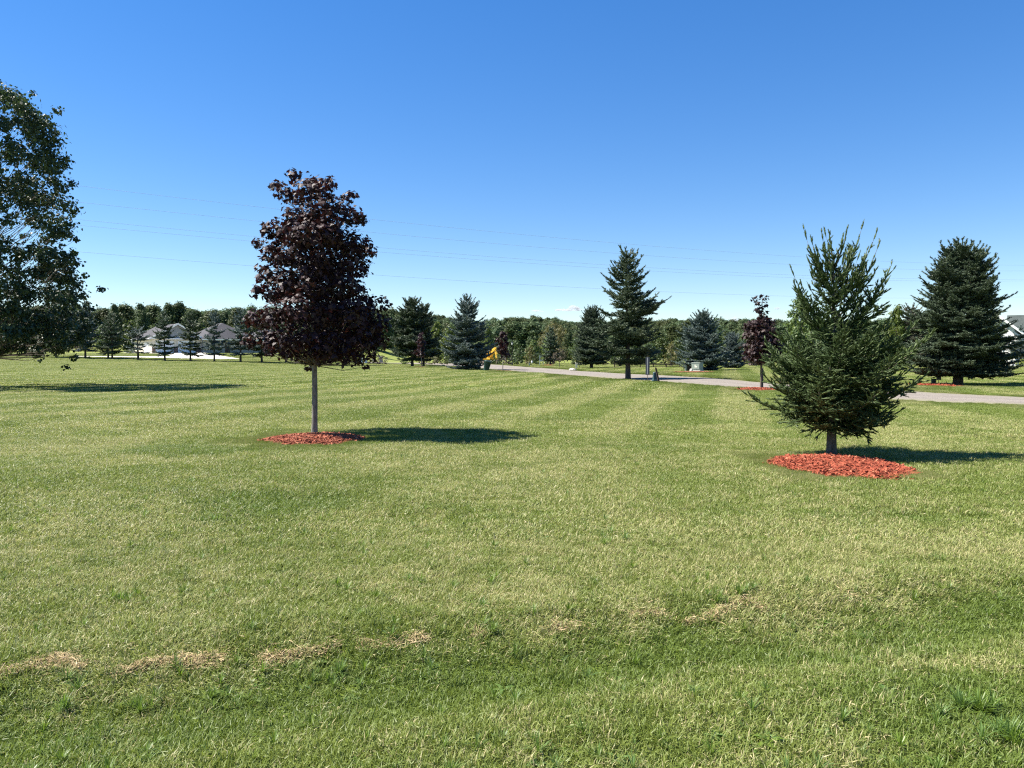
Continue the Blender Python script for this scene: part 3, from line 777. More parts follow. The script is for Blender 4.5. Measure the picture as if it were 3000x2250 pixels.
# weeds and longer tufts in the turf
wcol = hidden_col('weed_source')
def rosette(name, n, L, w, seed, th=(.7, 1.35)):
    r = np.random.default_rng(seed); V, Fq = [], []
    for k in range(n):
        a = r.random() * 2 * pi; t = r.uniform(*th); l = L * r.uniform(.5, 1.2); d = np.array([cos(a), sin(a), 0]); s = np.array([-sin(a), cos(a), 0]) * w * r.uniform(.6, 1.2) / 2
        for i in range(4):
            f = i / 3; u = t * (0.5 + .8 * f); p = d * l * f * sin(u) + np.array([0, 0, l * f * cos(u) + .004])
            ws = (0.35, 1., .9, .06)[i]; V += [p - s * ws, p + s * ws]
        b = k * 8
        for i in range(3): Fq.append((b + 2 * i, b + 2 * i + 1, b + 2 * i + 3, b + 2 * i + 2))
    V = np.array(V)
    return bpy.data.objects.new(name, mesh_np(name, V, [np.array(Fq)], M['weed'], {'rnd': np.repeat(r.random(n), 8), 'tint': np.repeat(r.random(n), 8)}))
for k, a in enumerate([(26, .13, .006, 1, (.1, .9)), (40, .11, .006, 2, (.1, 1.1)), (9, .09, .024, 3, (.9, 1.4)), (14, .07, .018, 4, (.7, 1.4))]):
    wcol.objects.link(rosette('weed_tuft_%d' % k, *a))
WP, WR, WS, WI = [], [], [], []
r_ = np.random.default_rng(5)
def weed(p, i, s):
    WP.append(tuple(p)); WR.append((0, 0, r_.random() * 6)); WS.append((s,) * 3); WI.append(i)
for px, py, k, s, n in [(1429, 1852, 0, 1.0, 3), (1455, 1705, 1, .8, 4), (1215, 1708, 1, .8, 4), (1265, 1980, 3, 1.1, 3), (1461, 2025, 2, 1.2, 1), (1490, 2030, 2, .9, 1), (350, 1772, 1, 1.0, 4), (200, 2090, 0, .9, 5),
                        (410, 2080, 0, .9, 5), (640, 1750, 1, .8, 2), (2595, 2035, 2, 1.6, 2), (2250, 2180, 2, 1.3, 3), (2430, 1830, 3, 1.2, 5), (624, 1518, 1, .9, 4), (1064, 1619, 1, 1., 5), (1112, 1497, 3, 1.2, 4), (1771, 1589, 1, 1.1, 6), (1588, 1575, 3, 1.3, 4),
                        (2191, 1735, 1, 1., 4), (2076, 1667, 3, 1.2, 3), (700, 1335, 3, 1.2, 16), (820, 1345, 3, 1.2, 8), (1500, 1330, 3, 1.1, 6), (2700, 1900, 3, 1., 8), (2850, 2080, 1, 1., 12), (2960, 2180, 0, 1.2, 10), (2100, 1760, 1, .8, 8), (2560, 1760, 3, .9, 10), (2720, 1740, 1, .8, 10), (650, 2050, 1, .8, 8), (960, 2000, 1, .8, 8)]:
    for q_ in range(n):
        p = g(px + r_.normal(0, 9 * n ** .5), py + r_.normal(0, 4 * n ** .5)); weed(p, k, s * r_.uniform(.5, .85))
for k in range(760):
    y = 2.8 + 11 * r_.random() ** 1.5; x = (r_.random() - .5) * 1.36 * y
    if not excluded(np.array([x]), np.array([y]))[0]: weed((x, y, float(terrain(x, y))), int(r_.integers(0, 4)), r_.uniform(.35, .75))
tag(point_obj('weeds', WP, WR, WS, WI, wcol), 'scattered bright green weeds and longer tufts in the mown grass', 'weeds', kind='stuff')

# dry clippings raked along the edge of the dip
segs = [[(-60, 1992), (0, 1982), (100, 1960), (180, 1940), (240, 1962)], [(350, 1972), (440, 1955), (560, 1940), (680, 1925)], [(770, 1950), (860, 1925), (980, 1895)],
        [(1060, 1905), (1130, 1890), (1215, 1880), (1240, 1903)], [(1395, 1862), (1412, 1868)], [(1610, 1850), (1640, 1835), (1700, 1843)], [(1870, 1812), (1950, 1808)],
        [(2010, 1836), (2100, 1800), (2190, 1775), (2235, 1792)], [(2475, 1742), (2520, 1745)]]
amt = [1300, 1300, 900, 650, 90, 330, 240, 800, 90]
SP, = ([],)
for s_, n in zip(segs, amt):
    pts = np.array([np.array(g(*p)) for p in s_]); cl = np.concatenate([[0], np.cumsum(np.linalg.norm(np.diff(pts, axis=0), axis=1))])
    nc = max(3, int(cl[-1] / .045)); ct = (np.arange(nc) + r_.random(nc)) / nc * cl[-1]; cw = r_.random(nc) ** 1.6 + .15; kk = r_.choice(nc, n, p=cw / cw.sum())
    t = np.clip(ct[kk] + r_.normal(0, .055, n), -.08, cl[-1] + .08)
    c = np.stack([np.interp(t, cl, pts[:, k]) for k in range(2)], 1)
    c[:, 1] += (.02 * np.sin(t * 11 + n) + r_.normal(0, .022, nc)[kk])
    wd = (.012 + .03 * r_.random(nc) ** 2)[kk]
    SP.append(c + r_.normal(0, 1, (n, 2)) * np.abs(wd)[:, None])
SP = np.concatenate(SP); n = len(SP)
for_extra = 900      # thin scatter either side
sx = r_.uniform(-3.2, 3.6, for_extra); sy = np.interp(sx, RUT_X, RUT_Y) + r_.normal(0, .22, for_extra)
SP = np.concatenate([SP, np.stack([sx, sy], 1)]); n = len(SP)
for cx, cy, rx, ry in BEDS[:3]:     # bleached grass round the mulch rims
    m_ = 420; a_ = r_.random(m_) * 2 * pi; k_ = 1.0 + np.abs(r_.normal(.04, .07, m_))
    SP = np.concatenate([SP, np.stack([cx + rx * k_ * np.cos(a_), cy + ry * k_ * np.sin(a_)], 1)])
n = len(SP)
zz = terrain(SP[:, 0], SP[:, 1]) + .012 + np.abs(r_.normal(0, .009, n))
az = r_.normal(.2, .9, n) + pi * (r_.random(n) < .5); L = r_.uniform(.02, .065, n); w = r_.uniform(.0016, .0034, n)
d = np.stack([np.cos(az), np.sin(az), r_.normal(0, .28, n)], 1); s = np.stack([-np.sin(az), np.cos(az), r_.normal(0, .6, n)], 1) * (w / 2)[:, None]
P = np.column_stack([SP, zz]); bend = np.stack([-np.sin(az), np.cos(az), np.full(n, .6)], 1) * (L * r_.normal(0, .12, n))[:, None]
V = np.stack([P - d * L[:, None] / 2 - s, P - d * L[:, None] / 2 + s, P + bend + s, P + bend - s, P + d * L[:, None] / 2 + s * .5, P + d * L[:, None] / 2 - s * .5], 1).reshape(-1, 3)
V[:, 2] = np.maximum(V[:, 2], np.repeat(terrain(SP[:, 0], SP[:, 1]) + .006, 6))
b = (np.arange(n) * 6)[:, None]
tag(obj('dry_thatch', mesh_np('dry_thatch', V, [b + np.array([[0, 1, 2, 3]]), b + np.array([[3, 2, 4, 5]])], M['straw'], {'rnd': np.repeat(r_.random(n), 6), 'tint': np.repeat(r_.random(n), 6)})),
    'broken line of tan dried grass clippings across the near lawn', 'dry grass', kind='stuff')

# ---------------------------------------------------------------- the two near trees
def prof_pts(hs, rs, zb, H, Rm):
    hs = np.array(hs); rs = np.array(rs) / Rm
    return lambda t: float(np.interp(zb + t * (H - zb), hs, rs))

sp = spruce_mesh(21, 3.42, 1.2, .70, prof_pts([.66, .76, .9, 1.05, 1.3, 1.5, 1.7, 1.85, 2.0, 2.2, 2.5, 2.8, 3.1, 3.4], [.70, .98, 1.18, 1.20, 1.04, .82, .60, .36, .30, .40, .40, .29, .18, .05], .70, 3.42, 1.2),
                 shoot=.15, K=44, nl=.022, nw=.0055, whorl=.23, per=9, elo=-15, ehi=56, leader=.46, trunk_r=.078, tw_step=.62, tw_len=.46, droop=.17, jit=.10, gaps=.06, elp=.75, curl=.9, flat=.28, zj=.3, core=.62, thin=.38, tipmin=1.2, low=2,
                 extra=[(2.0, 6, 1.15, 38), (2.05, -8, .95, 34), (2.3, 12, 1.15, 47), (2.6, -5, .95, 50), (2.85, 10, .86, 56), (2.75, 172, .78, 57), (2.8, 190, .66, 55), (3.0, 170, .5, 70), (2.1, 176, .9, 46), (1.95, 188, .85, 42),
                        (.74, -20, .95, -20), (.70, -35, .9, -24), (.74, -5, .92, -14)],
                 mat=M['fg_spruce'], bmat=M['bark_mid'])
tree_thing('spruce_tree', sp, P_SPR, 'young dark green spruce with spiky upright tips in the nearer right mulch ring', 'spruce tree', s=.93, sxy=1.0)

def maple_lobes():
    L = [(320, 70, 45), (215, 105, 38), (175, 108, 24), (430, 85, 55), (520, 95, 42), (290, 190, 62), (400, 190, 80), (520, 190, 80), (640, 185, 48), (640, 300, 70), (715, 315, 42), (480, 300, 100), (360, 300, 78),
         (200, 375, 52), (280, 400, 78), (420, 420, 110), (560, 420, 110), (680, 430, 80), (752, 480, 44), (135, 460, 40), (240, 520, 76), (380, 550, 110), (520, 570, 110), (660, 560, 88), (120, 610, 58), (200, 640, 84),
         (330, 660, 100), (480, 690, 110), (620, 680, 88), (150, 730, 46), (230, 740, 62), (720, 760, 56), (805, 775, 48), (100, 850, 52), (170, 860, 76), (290, 860, 88), (420, 830, 110), (560, 820, 110), (700, 850, 100),
         (800, 880, 66), (105, 980, 54), (215, 975, 76), (330, 985, 88), (450, 960, 100), (580, 960, 100), (700, 960, 100), (795, 980, 58), (240, 1050, 46), (340, 1065, 56), (520, 1045, 74), (640, 1050, 68), (740, 1065, 48), (715, 1128, 18)]
    r = np.random.default_rng(4); k = .0036; out = []
    for x, y, q in L:
        dx, z, rad = (x - 418) * k, (1515 - y) * k, q * k
        Rz = np.interp(z, [1.4, 1.9, 2.6, 3.2, 4.0, 4.6, 5.3], [1.0, 1.42, 1.42, 1.15, 1.2, .85, .35])
        dd = math.sqrt(max(Rz ** 2 - dx * dx, 0))
        if dd > .45: out += [(dx * .97, -dd * r.uniform(.5, .85), z + r.normal(0, .06), rad * .92), (dx * .97, dd * r.uniform(.5, .85), z + r.normal(0, .06), rad * .92)]
        else: out.append((dx, r.normal(0, .12), z, rad))
        if dd > .9: out.append((dx, r.normal(0, .15), z, rad * .9))
    return out
rm = np.random.default_rng(31)
ML = maple_lobes()
tpm = lambda z: (.02 * math.sin(z * 1.4) - .004 * z, .015 * math.sin(z), z)
lm = limb_mesh([tpm(z) for z in (0, .06, .25, .8, 1.4, 1.75, 2.3, 3.0, 3.8, 4.6, 5.1)], [.086, .072, .063, .058, .055, .055, .047, .042, .03, .018, .008],
               limbs_to(ML, tpm, rm, 1.42, .03, 1) + [([tpm(1.35), (-.10, 0, 1.55), (-.15, -.03, 1.9), (-.4, -.05, 2.5)], [.03, .026, .022, .012]), ([tpm(1.35), (.10, .0, 1.6), (.22, .0, 1.95), (.55, -.05, 2.5)], [.036, .032, .026, .014])], M['bark_grey'])
cmn = crown_mesh(ML, rm, .088, .64, MAPLE, MAPLE_T, M['maple'], up=.6, squash=.88, inner=.25, hang=.55, ragged=.13, coh=.8)
tree_thing('maple_tree', (lm, cmn), P_MAPLE, 'dark purple crimson maple with a pale slim trunk in the nearer left mulch ring', 'maple tree', s=.985, sxy=.96)

# ---------------------------------------------------------------- tall tree at the left edge
rb = np.random.default_rng(8)
DB = 37.5
P_BIG = gd(-60, DB)
BL = []
for px, py, q in [(10, 285, 50), (55, 290, 40), (95, 315, 38), (40, 360, 50), (105, 385, 42), (132, 360, 24), (60, 440, 55), (130, 455, 40), (165, 490, 20), (140, 500, 34), (10, 530, 60), (90, 525, 50), (20, 630, 60), (85, 600, 48), (125, 620, 30), (70, 680, 46), (135, 655, 34), (165, 668, 18),
                  (30, 735, 46), (105, 730, 40), (160, 742, 34), (200, 746, 26), (224, 750, 12), (50, 795, 55), (130, 800, 44), (172, 812, 20), (20, 860, 58), (95, 860, 55), (150, 868, 38), (190, 880, 20), (60, 925, 58), (135, 930, 50), (185, 945, 24),
                  (20, 980, 58), (95, 985, 52), (160, 985, 40), (190, 1000, 18), (20, 1020, 26), (70, 1024, 22), (130, 1020, 22), (100, 560, 40), (60, 760, 40), (180, 915, 22), (150, 770, 30), (178, 505, 14), (168, 395, 12), (205, 765, 22), (215, 740, 14), (190, 840, 20), (205, 880, 14), (195, 960, 22), (200, 925, 16), (150, 440, 26), (178, 545, 16)]:
    dx = (px + 60) / F * DB; z = top_z(py, DB) - P_BIG.z; rad = q / F * DB
    Rz = np.interp(z, [1, 3, 7, 11, 15, 17], [5.2, 5.4, 4.8, 4.3, 3.2, .8])
    dd = math.sqrt(max(Rz ** 2 - dx * dx, 0))
    BL.append((dx, rb.normal(0, .25) , z, rad))
    for q_ in (-1, 1):
        if dd > 1.2: BL.append((dx * rb.uniform(.8, 1.), q_ * dd * rb.uniform(.35, .65), z + rb.normal(0, .25), rad)); BL.append((dx * rb.uniform(.6, .95), q_ * dd * rb.uniform(.7, 1.05), z + rb.normal(0, .3), rad))
    if dx > .8: BL.append((-dx * rb.uniform(.5, 1), rb.normal(0, 1.2), z, rad))
tpb = lambda z: (.25 * math.sin(z * .3), .2 * math.sin(z * .25 + 1), z)
lb = limb_mesh([tpb(z) for z in (0, .3, 1.5, 4, 7, 10, 13, 16)], [.42, .33, .28, .24, .19, .13, .08, .02], limbs_to(BL, tpb, rb, 1.5, .030, 0), M['bark_mid'])
BL = [(x, y, z, q * rb.uniform(.55, .9)) for x, y, z, q in BL if not (4.5 < z < 9 and x < 2.2 and rb.random() < .55)]
BL += [(x + rb.normal(0, .8) * q, y + rb.normal(0, .8) * q, z + rb.normal(.2, .7) * q, q * .42) for x, y, z, q in BL]
BL += [(x + rb.normal(0, .5), y + rb.normal(0, .5), z + rb.normal(0, .4), q * .9) for x, y, z, q in BL if .8 < z < 5 and rb.random() < .6]
cb = crown_mesh(BL, rb, .165, .78, KITE, KITE_T, M['leaf_big'], up=.45, squash=.7, inner=.3, hang=.5, ragged=.30)
tree_thing('broadleaf_tree', (lb, cb), P_BIG, 'tall full green tree cut off by the left edge of the view', 'tree')

# ---------------------------------------------------------------- conifers across the field
cone = lambda p, b=.12: (lambda t: (1 - t) ** p * (min(1, .62 + t / b * .38) if t < b else 1.) + .02)
SPR = {
    'open': spruce_mesh(41, 8.4, 2.25, 1.25, cone(.80, .2), shoot=.34, K=24, nl=.085, nw=.028, whorl=.62, per=9, elo=-8, ehi=38, leader=.7, trunk_r=.16, tw_len=.58, droop=.14, jit=.2, gaps=.12, mat=M['spruce']),
    'broad': spruce_mesh(42, 7.5, 2.75, .95, cone(.62, .10), shoot=.30, K=24, nl=.075, nw=.028, whorl=.43, per=10, elo=-14, ehi=42, leader=.45, trunk_r=.22, tw_len=.5, droop=.14, jit=.09, gaps=.05, mat=M['dk_spruce']),
    'blue': spruce_mesh(43, 7.0, 2.5, .55, cone(.80, .1), shoot=.34, K=22, nl=.09, nw=.036, whorl=.62, per=8, elo=-8, ehi=40, leader=.6, trunk_r=.15, tw_len=.5, droop=.15, jit=.14, gaps=.08, mat=M['blue_spruce']),
    'bluebush': spruce_mesh(44, 6.2, 2.7, .30, cone(.70, .06), shoot=.36, K=22, nl=.10, nw=.04, whorl=.62, per=9, elo=-4, ehi=42, leader=.5, trunk_r=.13, tw_len=.5, droop=.12, jit=.14, gaps=.08, mat=M['blue_spruce']),
    'row_a': spruce_mesh(45, 7.0, 1.9, 1.25, cone(.72, .12), shoot=.36, K=15, nl=.12, nw=.045, whorl=.72, per=7, elo=-12, ehi=35, leader=.6, trunk_r=.15, tw_len=.5, droop=.12, jit=.2, gaps=.12, mat=M['spruce']),
    'row_b': spruce_mesh(46, 7.0, 1.9, 1.3, cone(.80, .14), shoot=.36, K=15, nl=.12, nw=.045, whorl=.75, per=7, elo=-14, ehi=38, leader=.7, trunk_r=.14, tw_len=.5, droop=.14, jit=.25, gaps=.18, mat=M['blue_spruce']),
    'pine': spruce_mesh(47, 9.0, 2.7, 1.0, cone(.55, .10), shoot=.42, K=18, nl=.17, nw=.045, whorl=.62, per=7, elo=0, ehi=45, leader=.6, trunk_r=.18, tw_len=.5, droop=.06, jit=.22, gaps=.12, mat=M['dk_spruce']),
    'ragged': spruce_mesh(48, 4.6, 1.6, 1.3, cone(.55, .2), shoot=.36, K=13, nl=.12, nw=.04, whorl=.62, per=6, elo=-10, ehi=30, leader=.5, trunk_r=.13, tw_len=.5, droop=.12, jit=.35, gaps=.3, mat=M['blue_spruce']),
    'brown': spruce_mesh(49, 7.6, 2.4, .9, cone(.6, .1), shoot=.36, K=13, nl=.12, nw=.03, whorl=.55, per=7, elo=-14, ehi=35, leader=.6, trunk_r=.15, tw_len=.5, droop=.14, jit=.2, gaps=.12, mat=M['brown_con']),
}
SH = {'open': 8.55, 'broad': 8.05, 'blue': 7., 'bluebush': 6.2, 'row_a': 7., 'row_b': 7., 'pine': 9., 'ragged': 4.6, 'brown': 7.6}
SRAD = {'open': 2.25, 'broad': 2.75, 'blue': 2.5, 'bluebush': 2.7, 'row_a': 1.9, 'row_b': 1.9, 'pine': 2.7, 'ragged': 1.6, 'brown': 2.4}
def conifer(kind, px, base, top, hw, label, group=None, rz=0., name='spruce_tree', cat='spruce tree', dist=None):
    p = gd(px, dist) if dist else g(px, base)
    H = top_z(top, p.y) - p.z
    s = H / SH[kind]; w = 1.15 * hw / F * p.y / SRAD[kind]
    return tree_thing(name, SPR[kind], p, label, cat, group, s, rz, w)

P_OPEN = g(1840, 1112)
conifer('open', 1840, 1112, 728, 98, 'tall open spruce with a dark bare trunk beside the gravel road, near the leaning post')
conifer('broad', 2806, 1131, 706, 150, 'broad dense spruce with a thick flared trunk across the road at the right', rz=1.)
conifer('blue', 1370, 1083, 874, 72, 'grey-green spruce standing directly beside the leaning green bin', rz=2.)
conifer('broad', 1733, 1079, 896, 56, 'dense dark spruce just left of and behind the tall open spruce', rz=3.)
conifer('pine', 1208, 1073.5, 888, 58, 'bushy pine beside the narrow purple tree, foremost of the pair', 'pines behind the purple maples', 0., 'pine_tree', 'pine tree')
conifer('pine', 1241, 1072.5, 903, 42, 'narrower pine half hidden behind the bushy one and the narrow purple tree', 'pines behind the purple maples', 2., 'pine_tree', 'pine tree')
conifer('pine', 967, 1071.5, 905, 72, 'wide pine hidden behind the crown of the nearest crimson maple', 'pines behind the purple maples', 4., 'pine_tree', 'pine tree')
conifer('bluebush', 2056, 1086, 921, 74, 'full blue spruce right behind the grey-green transformer box', 'blue spruces across the road', 1.)
conifer('bluebush', 2146, 1079, 980, 40, 'small silvery blue spruce to the right of the larger blue one', 'blue spruces across the road', 3.)
conifer('row_a', 1612, 1071, 962, 30, 'layered green spruce beside the white post stand at the wood edge', rz=2.)
conifer('brown', 2668, 1080, 903, 58, 'thin brownish conifer between the young spruce and the broad dense one', name='conifer_tree', cat='conifer tree')
conifer('row_b', 2990, 1074, 957, 36, 'blue-green spruce in front of the white gabled house at the right edge', rz=1.)
ROWG = 'row of trimmed spruces along the far lawn'
for k, px, b, t, hw, lab in [
    ('row_a', 78, 1043.5, 925, 30, 'spruce mostly lost behind the tall left tree, first of the far row'),
    ('row_b', 165, 1048, 915, 36, 'spruce with low boughs at the edge of the tall left tree'),
    ('row_b', 250, 1050.5, 886, 36, 'tallest spruce of the far row, just clear of the tall left tree'),
    ('row_a', 317, 1049.5, 930, 30, 'shorter dark spruce set close behind another in the far row'),
    ('row_a', 329, 1052, 922, 32, 'spruce standing in front of its close twin in the far row'),
    ('ragged', 405, 1054.5, 968, 36, 'short ragged spruce with thin lopsided boughs before the pale garage end'),
    ('row_a', 483, 1057, 917, 32, 'spruce in front of the white garage doors of the grey-roofed house'),
    ('row_a', 558, 1058.5, 922, 32, 'spruce covering the gap between the two grey roofs'),
    ('row_b', 628, 1059.5, 916, 32, 'blue-grey spruce before the peak of the taller grey roof'),
    ('row_b', 705, 1060.5, 910, 36, 'blue-grey spruce at the right end of the grey-roofed house'),
    ('row_a', 767, 1061, 915, 33, 'spruce partly hidden by the left side of the crimson maple crown'),
    ('row_a', 838, 1061.5, 915, 33, 'spruce fully behind the crimson maple crown, its trunk showing below')]:
    conifer(k, px, b, t, hw, lab, ROWG, px * .7)
# spruces just out of view whose shadow tips reach the lawn
for i, (d, x) in enumerate([(96, -72.5), (98.5, -78.0), (112, -79)]):
    pass

# ---------------------------------------------------------------- broadleaf trees and shrubs
def rand_lobes(seed, H, Rr, z0, n, top=.85, r0=.11, r1=.19):
    r = np.random.default_rng(seed); out = []
    for i in range(n):
        t = (i + r.random()) / n
        z = z0 + (H - z0) * (.06 + .86 * t)
        prof = math.sin(pi * min(1, (.12 + .88 * t) ** .8)) ** .55 if t < .9 else .35
        rad = r.uniform(r0, r1) * H * (1 - .35 * t)
        a = i * 2.4 + r.normal(0, .4); q = Rr * prof * r.uniform(.35, 1.) - rad * .4
        out.append((q * cos(a), q * sin(a), min(z, H - rad * .8), rad))
    return out
def broad(seed, H, Rr, z0, n, leaf, cover, mat, shape=CLUMP, tris=CLUMP_T, tr=.16, ragged=.25, bmat='bark_mid', r0=.11, r1=.19, squash=.8, inner=.3, twigs=0, up=.5):
    r = np.random.default_rng(seed); L = rand_lobes(seed, H, Rr, z0, n, r0=r0, r1=r1)
    ph = r.random() * 6
    tp = lambda z: (.02 * H * math.sin(z / H * 3 + ph), .02 * H * math.sin(z / H * 2.6 + ph * 2), z)
    lm_ = limb_mesh([tp(H * k) for k in (0, .03, .12, .3, .5, .7, .88)], [tr * k for k in (1.4, 1.1, .95, .8, .6, .35, .1)], limbs_to(L, tp, r, z0 * .8, tr * .4, twigs), M[bmat])
    return lm_, crown_mesh(L, r, leaf, cover, shape, tris, M[mat], up=up, squash=squash, inner=inner, ragged=ragged, coh=1.3)
BT = {
    'wood0': broad(61, 10, 3.6, 1.2, 30, .36, .62, 'leaf_far'), 'wood1': broad(62, 10, 3.0, 1.0, 28, .36, .62, 'leaf_far'), 'wood2': broad(63, 10, 4.2, 1.6, 32, .36, .6, 'leaf_far'),
    'wood3': broad(64, 10, 2.6, .8, 26, .36, .62, 'leaf_far', r0=.09, r1=.15), 'wood4': broad(65, 10, 3.4, 1.0, 30, .36, .5, 'leaf_far', ragged=.35),
    'edge0': broad(71, 8, 3.0, .5, 26, .34, .65, 'leaf_a'), 'edge1': broad(72, 8, 2.6, .4, 26, .34, .65, 'leaf_b'), 'edge2': broad(73, 8, 3.3, .6, 30, .30, .55, 'leaf_a', ragged=.35),
    'willow': broad(74, 8, 3.2, .6, 30, .42, .6, 'leaf_olive', KITE * np.array([.35, 1.5]), KITE_T, ragged=.4),
    'light': broad(75, 8, 2.9, .5, 34, .26, .6, 'leaf_b', r0=.10, r1=.17),
    'brush': broad(76, 3, 1.6, .1, 16, .20, .45, 'leaf_olive', tr=.05, ragged=.4, r0=.12, r1=.2), 'brush2': broad(77, 3, 1.7, .1, 16, .22, .5, 'leaf_a', tr=.05, ragged=.4, r0=.12, r1=.2),
    'brush3': broad(78, 3, 1.5, .1, 14, .20, .22, 'leaf_rust', tr=.05, ragged=.5, twigs=5, r0=.12, r1=.2, bmat='bark_pale'),
    'yellow': broad(79, 1.4, 1.1, .05, 14, .13, .6, 'hydrangea', tr=.03, ragged=.3, r0=.14, r1=.24),
    'crimson': broad(81, 4.3, 1.45, 1.15, 40, .17, .55, 'maple', MAPLE, MAPLE_T, tr=.065, bmat='bark_mid', r0=.07, r1=.12, ragged=.25),
    'crimround': broad(82, 4.1, 1.05, 1.5, 26, .26, .55, 'maple', MAPLE, MAPLE_T, tr=.06, bmat='bark_grey', r0=.08, r1=.13),
    'crimslim': broad(83, 4.3, .75, 1.1, 24, .26, .5, 'maple', MAPLE, MAPLE_T, tr=.05, bmat='bark_grey', r0=.06, r1=.10),
    'rust': broad(84, 2.6, 1.25, .8, 16, .15, .22, 'leaf_rust', tr=.05, ragged=.5, twigs=4, bmat='bark_mid'),
}
# the purple maple by the road has a slim leader above a fuller body
def leader_maple():
    r = np.random.default_rng(91); k = 34.0 / F
    L = []
    for px, py, q in [(2212, 866, 10), (2228, 862, 9), (2238, 872, 10), (2203, 876, 8), (2220, 885, 13), (2240, 890, 9), (2226, 902, 12), (2212, 905, 9), (2245, 908, 8), (2228, 916, 10), (2240, 922, 10),
                      (2232, 934, 16), (2205, 945, 18), (2190, 955, 14), (2250, 940, 16), (2176, 952, 8), (2220, 958, 24), (2248, 965, 22), (2195, 975, 20), (2225, 985, 28), (2262, 985, 18), (2210, 1008, 26), (2250, 1008, 28), (2278, 1010, 12),
                      (2200, 1032, 20), (2232, 1035, 26), (2268, 1036, 20), (2215, 1052, 16), (2195, 1045, 12), (2250, 1052, 18), (2280, 1030, 10)]:
        x, z, rad = (px - 2229) * k, (1143 - py) * k, q * k
        R_ = np.interp(z, [1.3, 2.2, 2.9, 3.3, 4.3], [.7, .85, .6, .25, .15]); dd = math.sqrt(max(R_ ** 2 - x * x, 0))
        L.append((x, r.normal(0, .05), z, rad))
        if dd > .25: L += [(x, dd * .7, z, rad), (x, -dd * .7, z, rad)]
    tp = lambda z: (.02 * math.sin(z * 2), .02 * math.sin(z * 1.5), z)
    return (limb_mesh([tp(z) for z in (0, .1, .6, 1.3, 2.2, 3.0, 3.7, 4.2)], [.07, .055, .05, .045, .036, .025, .014, .005], limbs_to(L, tp, r, 1.1, .02), M['bark_mid']),
            crown_mesh(L, r, .15, .55, MAPLE, MAPLE_T, M['maple'], ragged=.25))
tree_thing('maple_tree', leader_maple(), P_CM2, 'purple maple with a thin leader above a fuller crown, by the gravel road', 'maple tree')
def btree(kind, H0, R0, px, base, top, hw, label, name='broadleaf_tree', cat='tree', group=None, rz=0., dist=None):
    p = gd(px, dist) if dist else g(px, base)
    H = top_z(top, p.y) - p.z
    return tree_thing(name, BT[kind], p, label, cat, group, H / H0, rz, hw / F * p.y / R0)
btree('crimround', 4.1, 1.15, 1473, 1087.5, 966, 25, 'small round-headed purple maple beside the leaning green bin', 'maple_tree', 'maple tree')
btree('crimslim', 4.3, .85, 1234, 1077, 972, 22, 'narrow purple maple in front of the bushy pines', 'maple_tree', 'maple tree')
btree('rust', 2.6, 1.3, 1640, 1075.5, 1019, 26, 'small thin rust-brown tree with a bare grey stem on the far lawn', 'broadleaf_tree', 'tree')
btree('light', 8, 3.1, 2345, 1084, 866, 66, 'sunlit leafy tree rising just behind the young spruce', rz=1.)
btree('light', 8, 3.1, 2625, 1080, 888, 46, 'pale green round-topped tree behind the thin brownish conifer', rz=3.)
btree('willow', 8, 3.3, 1622, 1068, 938, 62, 'feathery olive tree at the wood edge behind the layered green spruce', rz=.5, dist=150)
btree('yellow', 1.4, 1.1, 2990, 1074, 1050, 20, 'yellow-green leafy shrub at the wall of the white house', 'shrub', 'shrub', dist=101)
btree('brush', 3, 1.7, 1552, 1070, 1012, 26, 'yellowing tall shrub near the pale green pedestal', 'shrub', 'shrub', dist=124, rz=2.)
btree('brush', 3, 1.7, 1965, 1078, 1000, 34, 'yellow-brown thicket between the tall open spruce and the blue one', 'shrub', 'shrub', dist=112, rz=1.)
btree('brush3', 3, 1.6, 1482, 1070, 1030, 24, 'bare pale-branched bush behind the lamp post', 'shrub', 'shrub', dist=126)
btree('brush3', 3, 1.6, 2215, 1079, 1030, 36, 'dry grey brush behind the purple maple by the road', 'shrub', 'shrub', dist=108, rz=2.)
btree('edge1', 8, 2.8, 1282, 1068, 938, 34, 'bright green tree right of the two pines', dist=148, rz=1.)
btree('edge1', 8, 2.8, 1318, 1068, 950, 34, 'bright green tree touching the left boughs of the grey-green spruce', dist=142, rz=4.)
btree('edge1', 8, 2.8, 1430, 1068, 952, 22, 'bright slim tree above the yellow excavator', dist=150, rz=2.)

# the wood edge: individual trees
rw = np.random.default_rng(17)
OUT = np.array([(-150, 880), (60, 890), (160, 893), (185, 888), (225, 896), (270, 896), (330, 887), (390, 886), (420, 883), (470, 887), (512, 881), (556, 890), (577, 906), (650, 904), (700, 893), (740, 894), (800, 900), (880, 905), (1000, 900), (1130, 904), (1165, 902), (1200, 915)])
WG = 'trees of the dense wood behind the grey-roofed house'
for i in range(34):
    px = -90 + i * 39 + rw.uniform(-12, 12)
    if px > 1190: break
    d = rw.uniform(205, 235)
    btree(['wood0', 'wood1', 'wood2', 'wood3', 'wood4'][rw.integers(5)], 10, [3.9, 3.3, 4.5, 2.9, 3.7][0], px, 0, float(np.interp(px, OUT[:, 0], OUT[:, 1])) + rw.choice([-4, 0, 2, 6, 11]), rw.uniform(32, 58),
          'mid green wood tree whose crown makes the skyline behind the grey-roofed house', group=WG, rz=rw.random() * 6, dist=d)
WG2 = 'lower trees in front of the dense wood'
for i in range(30):
    px = -60 + i * 40 + rw.uniform(-14, 14)
    d = rw.uniform(178, 198)
    btree(['edge0', 'edge2', 'wood3', 'wood1'][rw.integers(4)], [8, 8, 10, 10][0] if False else 9, 3.2, px, 0, rw.uniform(918, 968), rw.uniform(26, 40), 'lower leafy tree below the skyline of the dense wood', group=WG2, rz=rw.random() * 6, dist=d)
